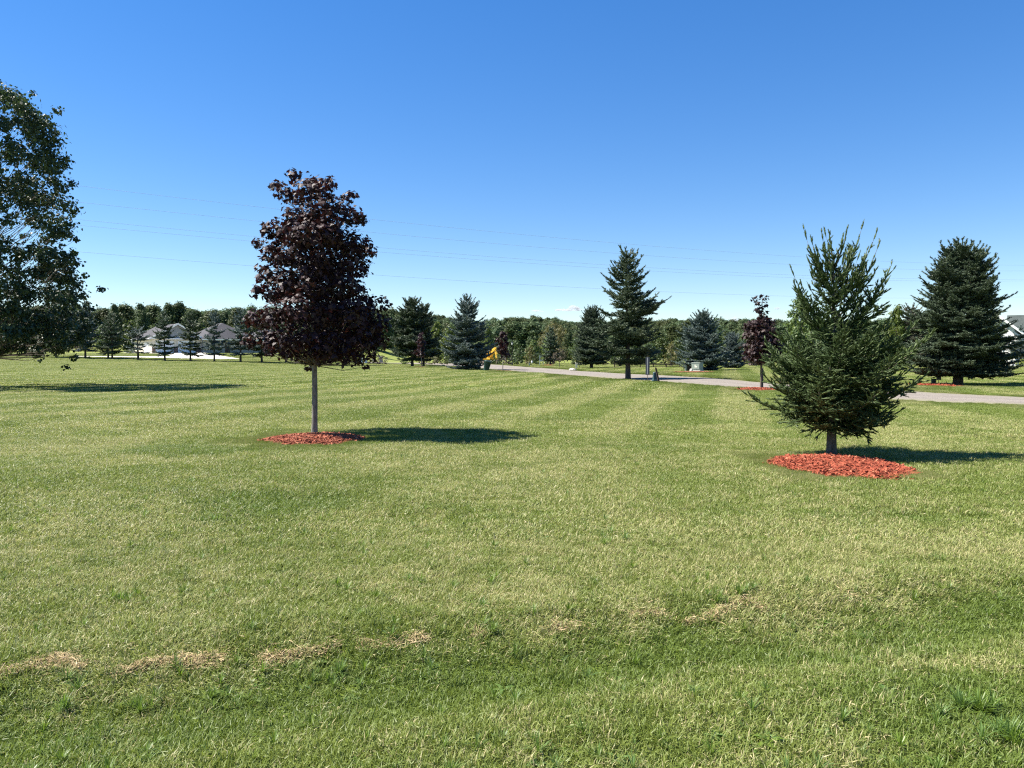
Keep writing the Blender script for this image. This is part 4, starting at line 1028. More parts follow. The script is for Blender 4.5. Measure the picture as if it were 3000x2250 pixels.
WG3 = 'trees along the far edge of the field'
for i in range(46):
    px = 1225 + i * 29 + rw.uniform(-12, 12)
    d = rw.uniform(135, 195)
    y = np.interp(px, [1225, 1330, 1450, 1520, 1640, 1720, 1900, 2000, 2100, 2200, 2400, 2600], [950, 962, 985, 990, 975, 975, 975, 985, 975, 975, 960, 960]) + rw.uniform(-14, 22)
    btree(['edge0', 'edge2', 'wood1', 'edge1', 'wood3'][rw.choice(5, p=[.32, .28, .15, .1, .15])], 9, 3.1, px, 0, float(y), rw.uniform(20, 34), 'mid green tree in the belt where the lawn meets the wooded hill', group=WG3, rz=rw.random() * 6, dist=d)
WG4 = 'brush along the wood edge'
for i in range(62):
    px = -40 + i * 45 + rw.uniform(-18, 18)
    left = px < 900
    d = rw.uniform(172, 182) if left else rw.uniform(122, 132)
    btree(['brush', 'brush2', 'brush2', 'brush3'][rw.integers(4)], 3, 1.7, px, 0, (1016 if left else 1036) + rw.uniform(-10, 10), rw.uniform(20, 32), 'low bush in the brush line at the foot of the wood', 'shrub', 'shrub', WG4, rw.random() * 6, dist=d)

# wooded hill far off: one mass
hcol = hidden_col('hill_tree_source')
for k in range(5):
    tm, cm = BT['wood%d' % k]
    hcol.objects.link(bpy.data.objects.new('hill_tree_%d' % k, cm))
OUT2 = np.array([(-300, 882), (60, 890), (400, 890), (512, 885), (560, 893), (600, 906), (700, 898), (1000, 900), (1165, 904), (1240, 919), (1290, 920), (1330, 930), (1380, 934), (1450, 930), (1500, 926), (1560, 926), (1620, 930), (1660, 938), (1700, 945),
                 (1800, 940), (1940, 932), (2060, 932), (2090, 928), (2130, 936), (2170, 931), (2250, 934), (2500, 934), (2700, 930), (3000, 940), (3300, 940)])
HP, HR, HS, HI = [], [], [], []
for i in range(4200):
    d = 232 + 300 * rw.random() ** .9; x = (rw.random() - .5) * 1.62 * d
    if x < -.28 * d and d < 245: continue
    s = rw.uniform(.9, 1.35); px = 1500 + x / d * F; z = float(terrain(x, d)) - .6
    hm = (1040 - float(np.interp(px, OUT2[:, 0], OUT2[:, 1])) - (rw.random() ** 1.3) * 18 + (5 if rw.random() < .08 else 0)) / F * d + CAMZ - z
    s = min(s, hm / 10)
    if s < .5: continue
    HP.append((x, d, float(terrain(x, d)) - .6)); HR.append((0, 0, rw.random() * 6.28)); q_ = s * rw.uniform(.9, 1.2); HS.append((q_, q_, s)); HI.append(int(rw.integers(0, 5)))
tag(point_obj('woodland', HP, HR, HS, HI, hcol), 'dense broadleaf wood covering the distant hill', 'woods', kind='stuff')

# ---------------------------------------------------------------- far house on the left, with its concrete drive
dv = [Vector((p.x, p.y, p.z + .07)) for p in drive_poly]
def drive_mesh():
    m = MB(); xs = np.arange(DP[:, 0].min() - 1, DP[:, 0].max() + 1, .8); ys = np.arange(DP[:, 1].min() - 1, DP[:, 1].max() + 1, .8)
    XX, YY = np.meshgrid(xs, ys); ins = in_poly(DP, XX.ravel(), YY.ravel()).reshape(XX.shape)
    ZZ = terrain(XX, YY) + .06; n = XX.shape[1]
    keep = ins[:-1, :-1] | ins[1:, :-1] | ins[:-1, 1:] | ins[1:, 1:]
    V = np.stack([XX, YY, ZZ], -1).reshape(-1, 3); I = np.arange(XX.size).reshape(XX.shape)
    q = np.stack([I[:-1, :-1], I[:-1, 1:], I[1:, 1:], I[1:, :-1]], -1)[keep]
    return mesh_np('driveway', V, [q], M['concrete'], smooth=True)
tag(obj('driveway', drive_mesh()), kind='structure')

def window(parent, x, y, z, w, h, frame='white', nx=1):
    """window in a wall facing local -y at plane y"""
    m = MB(); t = .10
    m.box((x, y - .03, z + h / 2 + t / 2), (w + 2 * t, .10, t)); m.box((x, y - .03, z - h / 2 - t / 2), (w + 2 * t, .12, t))
    for s in (-1, 1): m.box((x + s * (w / 2 + t / 2), y - .03, z), (t, .10, h))
    for k in range(1, nx): m.box((x - w / 2 + w * k / nx, y - .02, z), (.06, .07, h))
    f = m.build('window', M[frame], parent)
    MB().box((x, y - .015, z), (w, .03, h)).build('pane', M['glass'], f)
    return f

def hip_roof(m, x0, x1, y0, y1, ze, zr, oh=.5, ridge='x', inset=None):
    x0 -= oh; x1 += oh; y0 -= oh; y1 += oh
    if ridge == 'x':
        k = inset if inset is not None else (y1 - y0) / 2; ym = (y0 + y1) / 2
        a, b = (x0 + k, ym, zr), (x1 - k, ym, zr)
    else:
        k = inset if inset is not None else (x1 - x0) / 2; xm = (x0 + x1) / 2
        a, b = (xm, y0 + k, zr), (xm, y1 - k, zr)
    c = [(x0, y0, ze), (x1, y0, ze), (x1, y1, ze), (x0, y1, ze)]
    if ridge == 'x': fs = [(c[0], c[1], b, a), (c[2], c[3], a, b), (c[1], c[2], b), (c[3], c[0], a)]
    else: fs = [(c[0], c[1], a), (c[1], c[2], b, a), (c[2], c[3], b), (c[3], c[0], a, b)]
    for f in fs: m.slab(f, .12)

HB = gd(447, 150)
hs_ = empty('house', HB + Vector((0, 0, -.05)), 'low tan house with grey hip roofs behind the row of spruces', 'house', rz=R(42))
wl = MB(); wl.box((4.75, 5.5, 1.35), (9.5, 11, 3.3)); wl.build('wall', M['siding_lt'], hs_)
wl = MB(); wl.box((15.3, 4.6, 1.35), (11.6, 11.2, 3.3)); wl.box((25.2, 5.6, 1.35), (8., 9., 3.3)); wl.build('wall', M['siding'], hs_)
MB().box((4.75, -.012, .55), (9.46, .05, 1.3)).build('wall_base', M['brick'], hs_)
# front gable over the garage
gm = MB(); gm.slab([(.2, -.06, 3.05), (9.3, -.06, 3.05), (4.75, -.06, 5.75)], .2); gm.build('gable', M['sign_grey'], hs_)
rf = MB()
for a, b in (((-.6, 2.92), (4.75, 5.95)), ((4.75, 5.95), (10.1, 2.92))):
    v = [(a[0], -.6, a[1]), (b[0], -.6, b[1]), (b[0], 11.5, b[1]), (a[0], 11.5, a[1])]
    rf.slab(v, .14)
rf.build('roof', M['shingle'], hs_)
tm_ = MB()
for a, b in (((-.62, 2.86), (4.75, 5.9)), ((10.12, 2.86), (4.75, 5.9))): tm_.beam((a[0], -.66, a[1]), (b[0], -.66, b[1]), .06, .32)
tm_.box((-.62, 5.4, 2.80), (.06, 12., .26)); tm_.box((4.75, -.35, 2.93), (9.6, .5, .22)); tm_.build('trim', M['white'], hs_)
rf = MB(); hip_roof(rf, 9.5, 21.1, -1., 10.2, 3.0, 6.5, ridge='y', inset=5.2); rf.build('roof', M['shingle'], hs_)
rf = MB(); hip_roof(rf, 21.2, 29.2, 1.1, 10.1, 3.0, 5.9); rf.build('roof', M['shingle'], hs_)
MB().box((15.3, -1.55, 2.86), (12.4, .06, .24)).box((25.4, .55, 2.86), (7.8, .06, .24)).build('trim', M['white'], hs_)
for x0 in (2.35, 6.6):
    d = MB(); d.box((x0, -.06, 1.2), (3.1, .08, 2.4))
    for k in range(4): d.box((x0, -.11, .33 + k * .58), (2.9, .03, .46))
    d.build('garage_door', M['white'], hs_)
    f = MB()
    for s in (-1, 1): f.box((x0 + s * 1.62, -.07, 1.25), (.14, .12, 2.5))
    f.box((x0, -.07, 2.48), (3.1, .12, .16)); f.build('door_frame', M['white'], hs_)
window(hs_, 12.3, -1.0, 1.75, 1.3, 1.6, nx=2); window(hs_, 16.6, -1.0, 1.75, 1.3, 1.6, nx=2)
d = MB(); d.box((14.5, -1.03, 1.1), (1.0, .08, 2.15)).box((14.5, -1.08, 1.5), (.7, .04, .9)); d.build('door', M['wood_dark'], hs_)
window(hs_, 24.2, 1.1, 1.75, 1.6, 1.4, nx=2)
# left end: a low white side door panel in the lit wall
e_ = MB(); e_.box((-.05, 3.2, 1.05), (.08, 2.6, 2.1)); e_.build('garage_door', M['white'], hs_)

# ---------------------------------------------------------------- white gabled house at the right edge
WB = gd(2990, 106)
wh = empty('house', WB, 'white house with a dark grey-green roof cut by the right edge', 'house', rz=R(-34))
sc = 106 / F
def wx(px): return (px - 2990) * sc
def wz(py): return top_z(py, 106) - WB.z
wl = MB(); wl.box((wx(2925), 4., wz(985) / 2 - .1), (wx(2995) - wx(2855), 8, wz(985) + .2)); wl.build('wall', M['white_siding'], wh)
gm = MB(); gm.slab([(wx(2850), -.02, wz(985)), (wx(3000), -.02, wz(985)), (wx(2925), -.02, wz(921))], .25); gm.build('gable', M['white_siding'], wh)
rf = MB()
rf.slab([(wx(2840), -.5, wz(993)), (wx(2925), -.5, wz(918)), (wx(2925), 9, wz(918)), (wx(2840), 9, wz(993))], .15)
rf.slab([(wx(2925), -.5, wz(918)), (wx(3012), -.5, wz(993)), (wx(3012), 9, wz(993)), (wx(2925), 9, wz(918))], .15)
rf.slab([(wx(2950), 2.2, wz(990)), (wx(3260), 2.2, wz(990)), (wx(3260), 6.2, wz(917)), (wx(2950), 6.2, wz(917))], .15)
rf.slab([(wx(3260), 10.2, wz(990)), (wx(2950), 10.2, wz(990)), (wx(2950), 6.2, wz(917)), (wx(3260), 6.2, wz(917))], .15)
rf.build('roof', M['shingle_dk'], wh)
t = MB(); t.beam((wx(2836), -.56, wz(996)), (wx(2925), -.56, wz(919)), .06, .3); t.beam((wx(3016), -.56, wz(996)), (wx(2925), -.56, wz(919)), .06, .3); t.build('trim', M['white'], wh)
wl = MB(); wl.box((wx(3120), 6.2, wz(990) / 2 - .1), (wx(3240) - wx(3000) - .1, 7, wz(990) + .2)); wl.build('wall', M['white_siding'], wh)
window(wh, wx(2925), -.02, 2.0, 1.6, 1.5, nx=2); window(wh, wx(3060), 2.68, 1.8, 1.4, 1.4, nx=2)

# ---------------------------------------------------------------- excavator
EX = g(1425, 1066.6); k = EX.y / F
ex = empty('excavator', EX, 'yellow excavator parked on the road, partly hidden by a spruce', 'excavator', rz=R(-33))
ex.scale = (1.12, 1, .97)
def ep(px, py, y=0.): return ((px - 1425) * k, y, (1066.6 - py) * k)
b = MB(); b.box((.1, 0, 1.02), (2.7, 1.9, .34), ch=.18); b.box((-.95, 0, 1.45), (.8, 1.8, .62), ch=.2); b.box((.2, -.55, 1.38), (1.2, .6, .38), ch=.08); b.build('body', M['yellow'], ex)
MB().box((-1.25, 0, 1.35), (.55, 1.7, .5), ch=.22).build('counterweight', M['black'], ex)
cabm = MB()
for sx in (-1, 1):
    for sy in (-1, 1): cabm.box((-.35 + sx * .5, .42 + sy * .42, 1.95), (.09, .09, 1.5))
cabm.box((-.35, .42, 2.72), (1.15, 1.0, .1), ch=.1); cabm.box((-.35, .42, 1.3), (1.1, .95, .24))
cb_ = cabm.build('cab', M['yellow'], ex); MB().box((-.35, .42, 2.04), (1.0, .82, 1.24)).build('pane', M['glass'], cb_)
for s in (-1, 1):
    t = MB(); pts = []
    for i in range(24):
        a = 2 * pi * i / 24; cx = 1.25 if cos(a) > 0 else -1.25; pts.append((cx + .36 * cos(a) + .1, .38 + .36 * sin(a)))
    n = len(pts); y0_, y1_ = s * .95 - .24, s * .95 + .24
    t.add([(x, y0_, z) for x, z in pts] + [(x, y1_, z) for x, z in pts], [tuple(range(n)), tuple(range(n, 2 * n))[::-1]] + [(i, n + i, n + (i + 1) % n, (i + 1) % n) for i in range(n)])
    for i in range(16): t.box((-1.15 + i * .165, s * .95, .03), (.06, .5, .05)); t.box((-1.15 + i * .165, s * .95, .75), (.06, .5, .05))
    tk = t.build('track', M['rubber'], ex)
    w_ = MB()
    for i in range(5): w_.tube([(-1.1 + i * .6, s * 1.2 - .02, .36), (-1.1 + i * .6, s * 1.2 + .02, .36)], .2, 12)
    w_.build('roller', M['steel'], tk)
bm = MB()
bp = [ep(1436, 1052), ep(1440.5, 1044), ep(1444.5, 1031), ep(1449, 1024), ep(1455.5, 1019)]
for i in range(4): bm.beam(bp[i], bp[i + 1], .34, (.42, .40, .40, .34)[i])
bm.tube([(bp[4][0], -.26, bp[4][2]), (bp[4][0], .26, bp[4][2])], .16, 10); bm.tube([(bp[2][0], -.22, bp[2][2]), (bp[2][0], .22, bp[2][2])], .24, 10)
bm.build('boom', M['yellow'], ex)
st_ = MB(); st_.beam(ep(1453.5, 1016.5), ep(1458.5, 1053), .28, .36); st_.beam(ep(1459.5, 1033), ep(1461.3, 1052), .2, .14); st_.build('stick', M['yellow'], ex)
hy = MB(); a, b2 = ep(1439.2, 1047), ep(1440.2, 1030)
for y in (-.3, .3): hy.tube([(a[0], y, a[2]), (b2[0], y, b2[2])], .09, 8)
a, b2 = ep(1444, 1023.5), ep(1454, 1017.5); hy.tube([a, b2], .12, 8); a, b2 = ep(1446, 1030), ep(1455.5, 1030.5); hy.tube([a, b2], .07, 8)
hy.build('hydraulic_cylinder', M['yellow'], ex)
bk = MB(); pr = [ep(1455, 1053), ep(1462.5, 1052.5), ep(1464, 1058), ep(1461, 1064), ep(1456.5, 1066), ep(1455, 1066)]
n = len(pr); bk.add([(x, -.45, z) for x, _, z in pr] + [(x, .45, z) for x, _, z in pr], [tuple(range(n)), tuple(range(n, 2 * n))[::-1]] + [(i, n + i, n + (i + 1) % n, (i + 1) % n) for i in range(n)])
for i in range(4): bk.box((pr[4][0] - .02, -.36 + i * .24, .03), (.14, .08, .10))
bk.build('bucket', M['steel'], ex)

# ---------------------------------------------------------------- small things along the road
def lathe(m, prof, n=20, tilt=None, c=(0, 0, 0)):
    mt = Euler(tilt).to_matrix() if tilt else Matrix.Identity(3)
    vs = [mt @ Vector((r * cos(2 * pi * k / n), r * sin(2 * pi * k / n), z)) + Vector(c) for r, z in prof for k in range(n)]
    fs = [(i * n + k, i * n + (k + 1) % n, (i + 1) * n + (k + 1) % n, (i + 1) * n + k) for i in range(len(prof) - 1) for k in range(n)]
    fs += [tuple(range(n))[::-1], tuple(range((len(prof) - 1) * n, len(prof) * n))]
    m.add(vs, fs); return m

# leaning bin
B = g(1427, 1086.5); s = B.y / F
bn = empty('rubbish_bin', B, 'tall dark green bin leaning to the right beside the grey-green spruce', 'bin')
tl = (0, R(13), 0)
lathe(MB(), [(.26, .0), (.27, .06), (.275, .08), (.355, .88), (.375, .89), (.375, .94), (.35, .94)], 20, tl, (-.12, 0, .03)).build('bin_body', M['green_metal'], bn, True)
lathe(MB(), [(.385, .93), (.385, .975), (.28, 1.02), (.05, 1.03)], 20, tl, (-.12, 0, .03)).build('lid', M['green_metal'], bn, True)
m = MB()
for i in range(4): m.box((-.12 + .02 * i, -.36 + i * .004, .25 + i * .16), (.42, .03, .035), tl)
m.build('rib', M['green_metal'], bn)
pst = MB(); pst.tube([(0, 0, -.1), (0, 0, .62)], .028, 8); pst.box((0, 0, .63), (.075, .05, .06)); tag(pst.build('marker_post', M['white'], None, loc=g(1419.5, 1085.5)), 'thin white marker post touching the left of the leaning bin', 'post')

# tall board on a stake near the open spruce
B = g(1897, 1118.5)
sb = empty('sign', B, 'narrow dark board on a thin stake beside the tall open spruce', 'sign', rz=R(-28))
MB().tube([(0, .03, -.1), (0, .03, 1.55)], .016, 8).build('post', M['wood_dark'], sb)
MB().box((0, 0, .93), (.24, .022, 1.05), ch=.006).build('board', M['sign_dark'], sb)
MB().box((-.005, -.016, .93), (.045, .008, .98)).build('stripe', M['sign_grey'], sb)
# teal pedestal
B = g(1918.5, 1120.5)
pd = empty('utility_pedestal', B, 'tapered dark teal pedestal between the stake sign and the leaning wooden post', 'utility box')
m = MB(); m.box((0, 0, .06), (.34, .30, .12), ch=.05); m.box((0, 0, .15), (.31, .27, .06), taper=.9, ch=.05); m.build('pedestal_base', M['teal_metal'], pd)
m = MB(); m.box((.0, 0, .37), (.27, .24, .40), taper=.72, ch=.05); m.box((.0, 0, .585), (.21, .19, .04), taper=.8, ch=.05); m.build('cover', M['teal_metal'], pd)
# leaning wooden post
B = g(1932, 1121.5)
lp = MB(); lp.beam((0, 0, -.06), (-.215, .02, .84), .11, .085); lp.beam((-.215, .02, .84), (-.228, .02, .87), .09, .06); lp.box((-.10, .0, .56), (.14, .13, .03), (0, R(-13), 0))
tag(lp.build('wooden_post', M['wood_dark'], None, loc=B), 'dark wooden post leaning left against the teal pedestal', 'post')

# transformer with neighbours
B = g(2043, 1089); s = B.y / F
tf = empty('transformer_box', B, 'large grey-green transformer box on a concrete pad before the blue spruce', 'utility box', rz=R(-38))
MB().box((0, 0, .06), (1.0, .82, .22), ch=.03).build('pad', M['concrete'], tf)
m = MB(); m.box((0, 0, .50), (.88, .72, .64), ch=.03); m.build('cabinet', M['pale_green'], tf)
m = MB(); m.box((0, 0, .845), (.94, .78, .05), taper=.96, ch=.04); m.build('lid', M['pale_green'], tf)
m = MB(); m.box((.0, -.375, .50), (.74, .025, .5), ch=.01); m.build('door', M['pale_green'], tf)
m = MB(); m.box((.03, -.392, .48), (.26, .012, .15)); m.box((-.05, -.392, .61), (.11, .012, .11)); m.build('warning_label', M['cream'], tf)
B = g(2009.5, 1087.5)
ps = empty('utility_pedestal', B, 'slim pale green pedestal left of the brown wooden box', 'utility box')
MB().box((0, 0, .28), (.20, .2, .56), ch=.03).build('pedestal_base', M['pale_green'], ps); MB().box((0, 0, .59), (.23, .23, .08), taper=.8, ch=.04).build('cover', M['pale_green'], ps)
B = g(2018.5, 1087)
wbx = empty('wooden_box', B, 'brown wooden box with overhanging lid between pale pedestal and transformer', 'box')
m = MB()
for i in range(5): m.box((-.16 + i * .08, -.16, .31), (.072, .03, .62)); m.box((-.16 + i * .08, .16, .31), (.072, .03, .62))
for i in range(4): m.box((-.205, -.12 + i * .08, .31), (.03, .072, .62)); m.box((.205, -.12 + i * .08, .31), (.03, .072, .62))
m.build('slat', M['wood_brown'], wbx); MB().box((-.08, 0, .65), (.66, .46, .07), taper=.92, ch=.02).build('lid', M['wood_dark'], wbx)
rk = bpy.data.meshes.new('rock')
def rock(loc, s, seed, label):
    r = np.random.default_rng(seed); import bmesh
    bm_ = bmesh.new(); bmesh.ops.create_icosphere(bm_, subdivisions=2, radius=1)
    for v in bm_.verts:
        v.co *= 1 + .18 * math.sin(v.co.x * 4 + seed) * math.cos(v.co.y * 3.3) + r.normal(0, .05); v.co.x *= s[0]; v.co.y *= s[1]; v.co.z = v.co.z * s[2] + s[2] * .6
    me = bpy.data.meshes.new('rock'); bm_.to_mesh(me); bm_.free(); me.materials.append(M['rock'])
    return tag(obj('rock', me, None, loc), label, 'rock')
rock(g(1677, 1086), (.40, .3, .17), 3, 'long pale rock lying by the far edge of the gravel road')
rock(g(2025, 1089.5), (.14, .14, .20), 5, 'upright pale stone against the left side of the transformer pad')

# things by the broad spruce
B = g(2735, 1128)
br = empty('barrel', B, 'small dark green barrel left of the broad dense spruce', 'barrel')
lathe(MB(), [(.108, 0), (.112, .02), (.118, .10), (.122, .105), (.118, .115), (.122, .20), (.126, .205), (.122, .215), (.122, .31), (.128, .32)], 22).build('barrel_body', M['green_metal'], br, True)
lathe(MB(), [(.128, .315), (.13, .335), (.118, .34), (.115, .33), (.02, .33)], 22).build('rim', M['black'], br, True)
rock(g(2730, 1130), (.06, .05, .035), 8, 'small white stone at the foot of the green barrel')
B = g(2749.5, 1128)
sg = empty('sign', B, 'small grey plaque on a thin post beside the green barrel', 'sign')
MB().tube([(0, 0, -.08), (0, 0, .33)], .014, 8).build('post', M['black'], sg)
m = MB(); m.box((0, -.018, .395), (.235, .014, .215), ch=.004); m.build('board', M['sign_grey'], sg)
MB().box((0, -.02, .51), (.25, .02, .015)).box((0, -.02, .28), (.25, .02, .015)).box((-.122, -.02, .395), (.012, .02, .215)).box((.122, -.02, .395), (.012, .02, .215)).build('frame', M['wood_grey'], sg)
B = g(2786, 1130)
bd = MB(); bd.beam((-.22, 0, .13), (.46, -.12, .015), .10, .03); bd.beam((-.22, 0, .13), (-.26, .01, .137), .08, .025); tag(bd.build('plank', M['wood_grey'], None, loc=B), 'grey plank propped low against the ground before the broad spruce', 'plank')
stk = MB(); stk.tube([(0, 0, -.04), (-.008, 0, .22)], [.016, .014], 6); stk.tube([(-.008, 0, .22), (-.008, 0, .245)], [.014, .003], 6); tag(stk.build('stake', M['wood_dark'], None, loc=g(2773, 1131)), 'short dark stake at the upper end of the grey plank', 'stake')
stk = MB(); stk.box((0, 0, .46), (.075, .075, .98)); stk.box((0, 0, .97), (.085, .085, .04), taper=.5); tag(stk.build('wooden_post', M['black'], None, loc=g(2233, 1139)), 'square dark post in front of the purple maple by the road', 'post')

# white stand, mailbox and the rest along the far verge
B = g(1587, 1070.5); s = B.y / F
ws = empty('sign', B, 'white two-post stand with a hanging panel beside the layered green spruce', 'sign')
def zz_(py): return (1070.5 - py) * s
for px, t in ((1580.8, 1041), (1592.8, 1053.5)): MB().box(((px - 1587) * s, 0, zz_(t) / 2 - .05), (.085, .085, zz_(t) + .1)).build('post', M['white'], ws)
MB().box((0, 0, zz_(1055.5)), (13 * s, .06, 4.2 * s)).box((-1.5 * s, 0, zz_(1058)), (9 * s, .05, 1.2 * s)).build('panel', M['white'], ws)
MB().box((-2.2 * s, 0, zz_(1043.5)), (7 * s, .05, 2.6 * s)).box((-3.8 * s, 0, zz_(1047.6)), (3.2 * s, .05, 1.2 * s)).build('bracket', M['white'], ws)
B = g(1551, 1072); ps = empty('utility_pedestal', B, 'small pale green pedestal by the yellowing shrub', 'utility box'); s = B.y / F
MB().box((0, 0, 3.6 * s), (3.4 * s, .16, 7.4 * s), ch=.03).build('pedestal_base', M['pale_green'], ps); MB().box((0, 0, 8.2 * s), (3.8 * s, .2, 1.8 * s), taper=.7, ch=.03).build('cover', M['pale_green'], ps)
B = g(1558.3, 1071.5); s = B.y / F
ms = empty('sign', B, 'small white oval-topped marker on a dark stem next to the pale pedestal', 'sign')
MB().tube([(0, 0, -.05), (0, 0, 7 * s)], .025, 8).build('post', M['black'], ms); lathe(MB(), [(.05, 6.2 * s), (.12, 7 * s), (.125, 12.5 * s), (.09, 14 * s), (.03, 14.6 * s)], 12).build('marker_head', M['white'], ms, True)
B = g(1506, 1068.5); s = B.y / F
mb = empty('mailbox', B, 'dark mailbox with a pale end on a post behind the lamp post', 'mailbox')
MB().box((0, 0, 5.5 * s), (.1, .1, 11 * s + .1)).build('post', M['wood_dark'], mb)
m = MB(); n = 12; pr = [(-.12, 0), (.12, 0)] + [(.12 * cos(pi * i / n), .16 + .12 * sin(pi * i / n)) for i in range(n + 1)]
m.add([(-.22, y, 11 * s + z) for y, z in pr] + [(.34, y, 11 * s + z) for y, z in pr], [tuple(range(len(pr)))[::-1], tuple(range(len(pr), 2 * len(pr)))] + [(i, (i + 1) % len(pr), len(pr) + (i + 1) % len(pr), len(pr) + i) for i in range(len(pr))])
m.build('box', M['black'], mb); MB().box((.355, 0, 11 * s + .15), (.03, .2, .2), ch=.0).build('door', M['white'], mb)
def lamp_post(px, base, top, label):
    B = g(px, base); H = top_z(top, B.y) - B.z
    e = empty('lamp_post', B, label, 'lamp post')
    lathe(MB(), [(.12, -.05), (.12, .1), (.075, .3), (.05, .5), (.042, H - .45), (.06, H - .4), (.05, H - .36)], 12).build('pole', M['black'], e, True)
    h_ = MB(); lathe(h_, [(.07, H - .36), (.16, H - .08), (.15, H - .06)], 6); h_.build('lantern_glass', M['lamp'], e)
    c_ = MB(); lathe(c_, [(.19, H - .06), (.18, H - .02), (.05, H + .1), (.015, H + .16)], 6); c_.build('lantern_cap', M['black'], e)
lamp_post(1500.5, 1071, 1003, 'slim black lamp post standing by the dark mailbox')
lamp_post(1451.5, 1064.5, 1003, 'black lamp post rising behind the yellow excavator boom')
for px, t, lab in ((1686.2, 1062, 'taller thin cream post near the pale rock by the road'), (1689.8, 1066.5, 'thicker cream post right beside the taller thin one')):
    B = g(px, 1079.5); s = B.y / F; w_ = .085 if px < 1688 else .15
    m = MB(); h_ = (1079.5 - t) * s; m.box((0, 0, h_ / 2 - .04), (w_, w_, h_ + .08)); m.box((0, 0, h_ + .02), (w_ * 1.25, w_ * 1.25, .03), taper=.5)
    tag(m.build('fence_post', M['cream'], None, loc=B), lab, 'post')
B = g(1696, 1079); s = B.y / F
mb = empty('mailbox', B, 'small grey mailbox on a thin bent post right of the cream posts', 'mailbox')
MB().tube([(.08, 0, -.05), (.05, 0, 8 * s), (0, 0, 10 * s)], .03, 8).build('post', M['wood_dark'], mb)
m = MB(); n = 10; pr = [(-.1, 0), (.1, 0)] + [(.1 * cos(pi * i / n), .13 + .1 * sin(pi * i / n)) for i in range(n + 1)]
m.add([(-.2, y, 10 * s + z) for y, z in pr] + [(.2, y, 10 * s + z) for y, z in pr], [tuple(range(len(pr)))[::-1], tuple(range(len(pr), 2 * len(pr)))] + [(i, (i + 1) % len(pr), len(pr) + (i + 1) % len(pr), len(pr) + i) for i in range(len(pr))])
m.build('box', M['sign_grey'], mb)
# low rail beyond the field
a, b2 = g(1800, 1076.5), g(1992, 1077)
rl = empty('rail_fence', a, 'low dark rail fence at the far side of the field behind the tall open spruce', 'fence')
d = b2 - a; m = MB(); m.beam((0, 0, .42), (d.x, d.y, d.z + .42), .06, .14); m.beam((0, 0, .18), (d.x, d.y, d.z + .18), .06, .10); m.build('rail', M['wood_dark'], rl)
for i in range(6):
    q_ = d * (i / 5); MB().box((q_.x, q_.y + .08, q_.z + .2), (.10, .10, .7)).build('post', M['wood_dark'], rl)
# markers in the distance behind the maple
for px, py, h_, w_, mat, lab in [(1059, 1064, 1.0, .35, 'white', 'short white marker seen left of centre under the maple boughs'), (1072, 1064.5, .75, .5, 'white', 'low white box beside the short white marker under the maple boughs'), (1095, 1064, .8, .3, 'white', 'slim white stub between the low white box and the blue-grey cabinet'),
                                  (1116, 1062, 1.15, .6, 'sign_grey', 'blue-grey cabinet at the far end of the gravel road')]:
    B = g(px, py); m = MB(); m.box((0, 0, h_ / 2 - .05), (w_, w_ * .7, h_ + .1), ch=.03); m.box((0, 0, h_ + .03), (w_ * 1.12, w_ * .8, .06), taper=.8, ch=.03); m.box((0, 0, .03), (w_ * 1.2, w_ * .85, .1), ch=.03)
    tag(m.build('utility_box', M[mat], None, loc=B), lab, 'utility box')

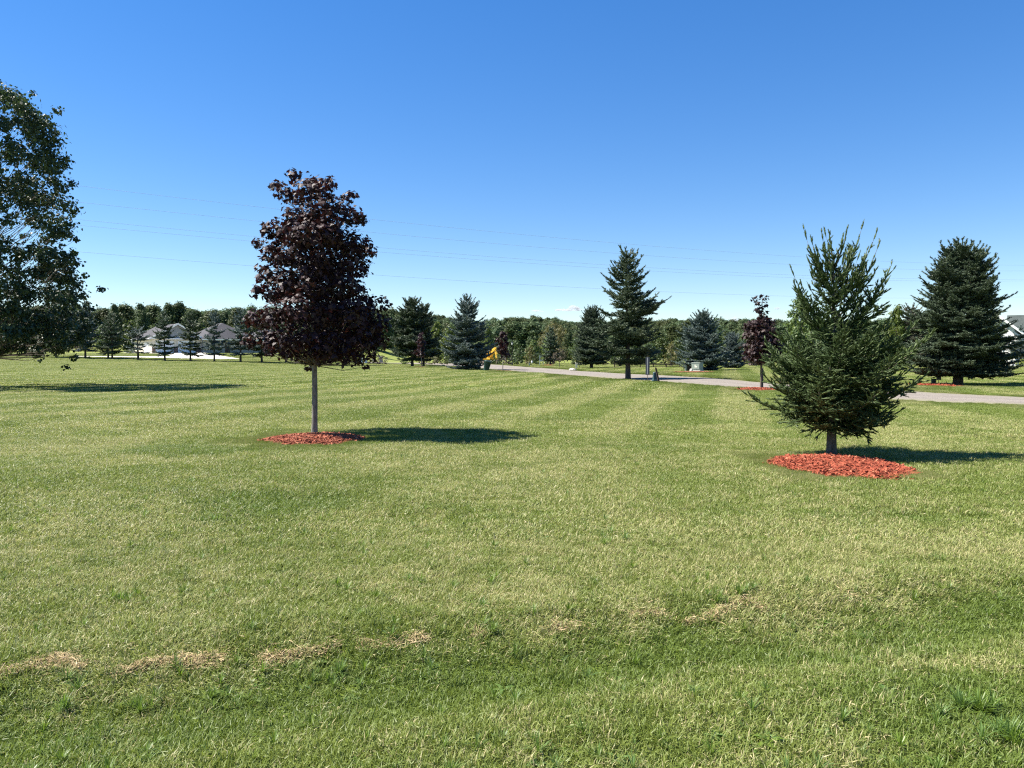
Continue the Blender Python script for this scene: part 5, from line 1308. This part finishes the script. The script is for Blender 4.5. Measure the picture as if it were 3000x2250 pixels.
# ---------------------------------------------------------------- overhead lines
for i, (ya, yb, lab) in enumerate([(533, 766, 'highest overhead cable crossing the sky'), (582, 787, 'second overhead cable down from the top'), (634, 815, 'upper of the two close-set overhead cables'), (651, 821.5, 'lower of the two close-set overhead cables'), (730, 873, 'lowest overhead cable crossing the sky')]):
    za = top_z(ya, 60.); zb_ = top_z(yb, 60 * 1.76)
    A = Vector(((150 - 1500) / F * 60, 60, za)); Bv = Vector(((2600 - 1500) / F * 105.6, 105.6, zb_))
    Dv = Bv - A; A0 = A - Dv * .35; B0 = Bv + Dv * .45
    pts = []
    for j in range(41):
        t = j / 40; u = -.35 + 1.8 * t
        pts.append(A + Dv * u + Vector((0, 0, -.9 * 4 * max(u, -.35) * (1 - u) * .9 if 0 <= u <= 1 else .9 * .9 * 4 * -u * (1 - u) * 1.)))
    m = MB(); m.tube(pts, .010, 5); tag(m.build('power_line', M['wire'], None, True), lab, 'power line', 'overhead power lines')

# ---------------------------------------------------------------- small fair-weather clouds low over the hill
def cloud_mat():
    m = NT('cloud_vapour'); tc = m.n('ShaderNodeTexCoord').outputs['Object']
    nz = m.noise(tc, .045, 5, .6)
    ln_ = m.n('ShaderNodeVectorMath', operation='LENGTH'); m.t.links.new(tc, ln_.inputs[0])
    den = m.math('MULTIPLY', m.mapr(nz, .38, .62), .09)
    v = m.n('ShaderNodeVolumePrincipled', i={'Color': (.98, .98, 1.), 'Anisotropy': .2, 'Density': den})
    return m.out(v.outputs[0], True)
M['cloud'] = cloud_mat()
def cloud(px, py, lobes, dist, label):
    import bmesh
    bm_ = bmesh.new(); s = dist / F
    for (dx, dy, rx, rz_) in lobes:
        r0 = bmesh.ops.create_icosphere(bm_, subdivisions=3, radius=1)['verts']
        for v in r0:
            v.co *= 1 + .12 * math.sin(v.co.x * 5 + dx) * math.sin(v.co.z * 5 + dy)
            v.co = Vector((v.co.x * rx * s + dx * s, v.co.y * (rx + rz_) * .5 * s, v.co.z * rz_ * s - dy * s))
    me = bpy.data.meshes.new('cloud'); bm_.to_mesh(me); bm_.free(); me.materials.append(M['cloud'])
    o = obj('cloud', me); o.location = ((px - 1500) / F * dist, dist, top_z(py, dist)); tag(o, label, 'cloud')
cloud(1670, 905, [(-25, 3, 22, 3.5), (6, -3, 14, 8.5), (14, -1, 16, 7), (25, 3, 16, 3), (-6, 4, 20, 3.)], 3200, 'small white puffy cloud above the wooded hill')
cloud(1575, 910, [(-4, 0, 14, 3), (10, 2, 8, 1.6)], 3400, 'faint flat wisp of cloud left of the white puff')
cloud(2152, 935, [(-2, 0, 9, 7), (8, 4, 10, 5)], 3600, 'white cloud top peeping over the hill left of the purple maple')
cloud(2262, 938, [(0, 0, 12, 6), (10, 3, 10, 4)], 3600, 'low cloud scrap behind the purple maple by the road')
cloud(2275, 903, [(0, 0, 9, 4)], 3400, 'tiny faint cloud left of the sunlit leafy tree')
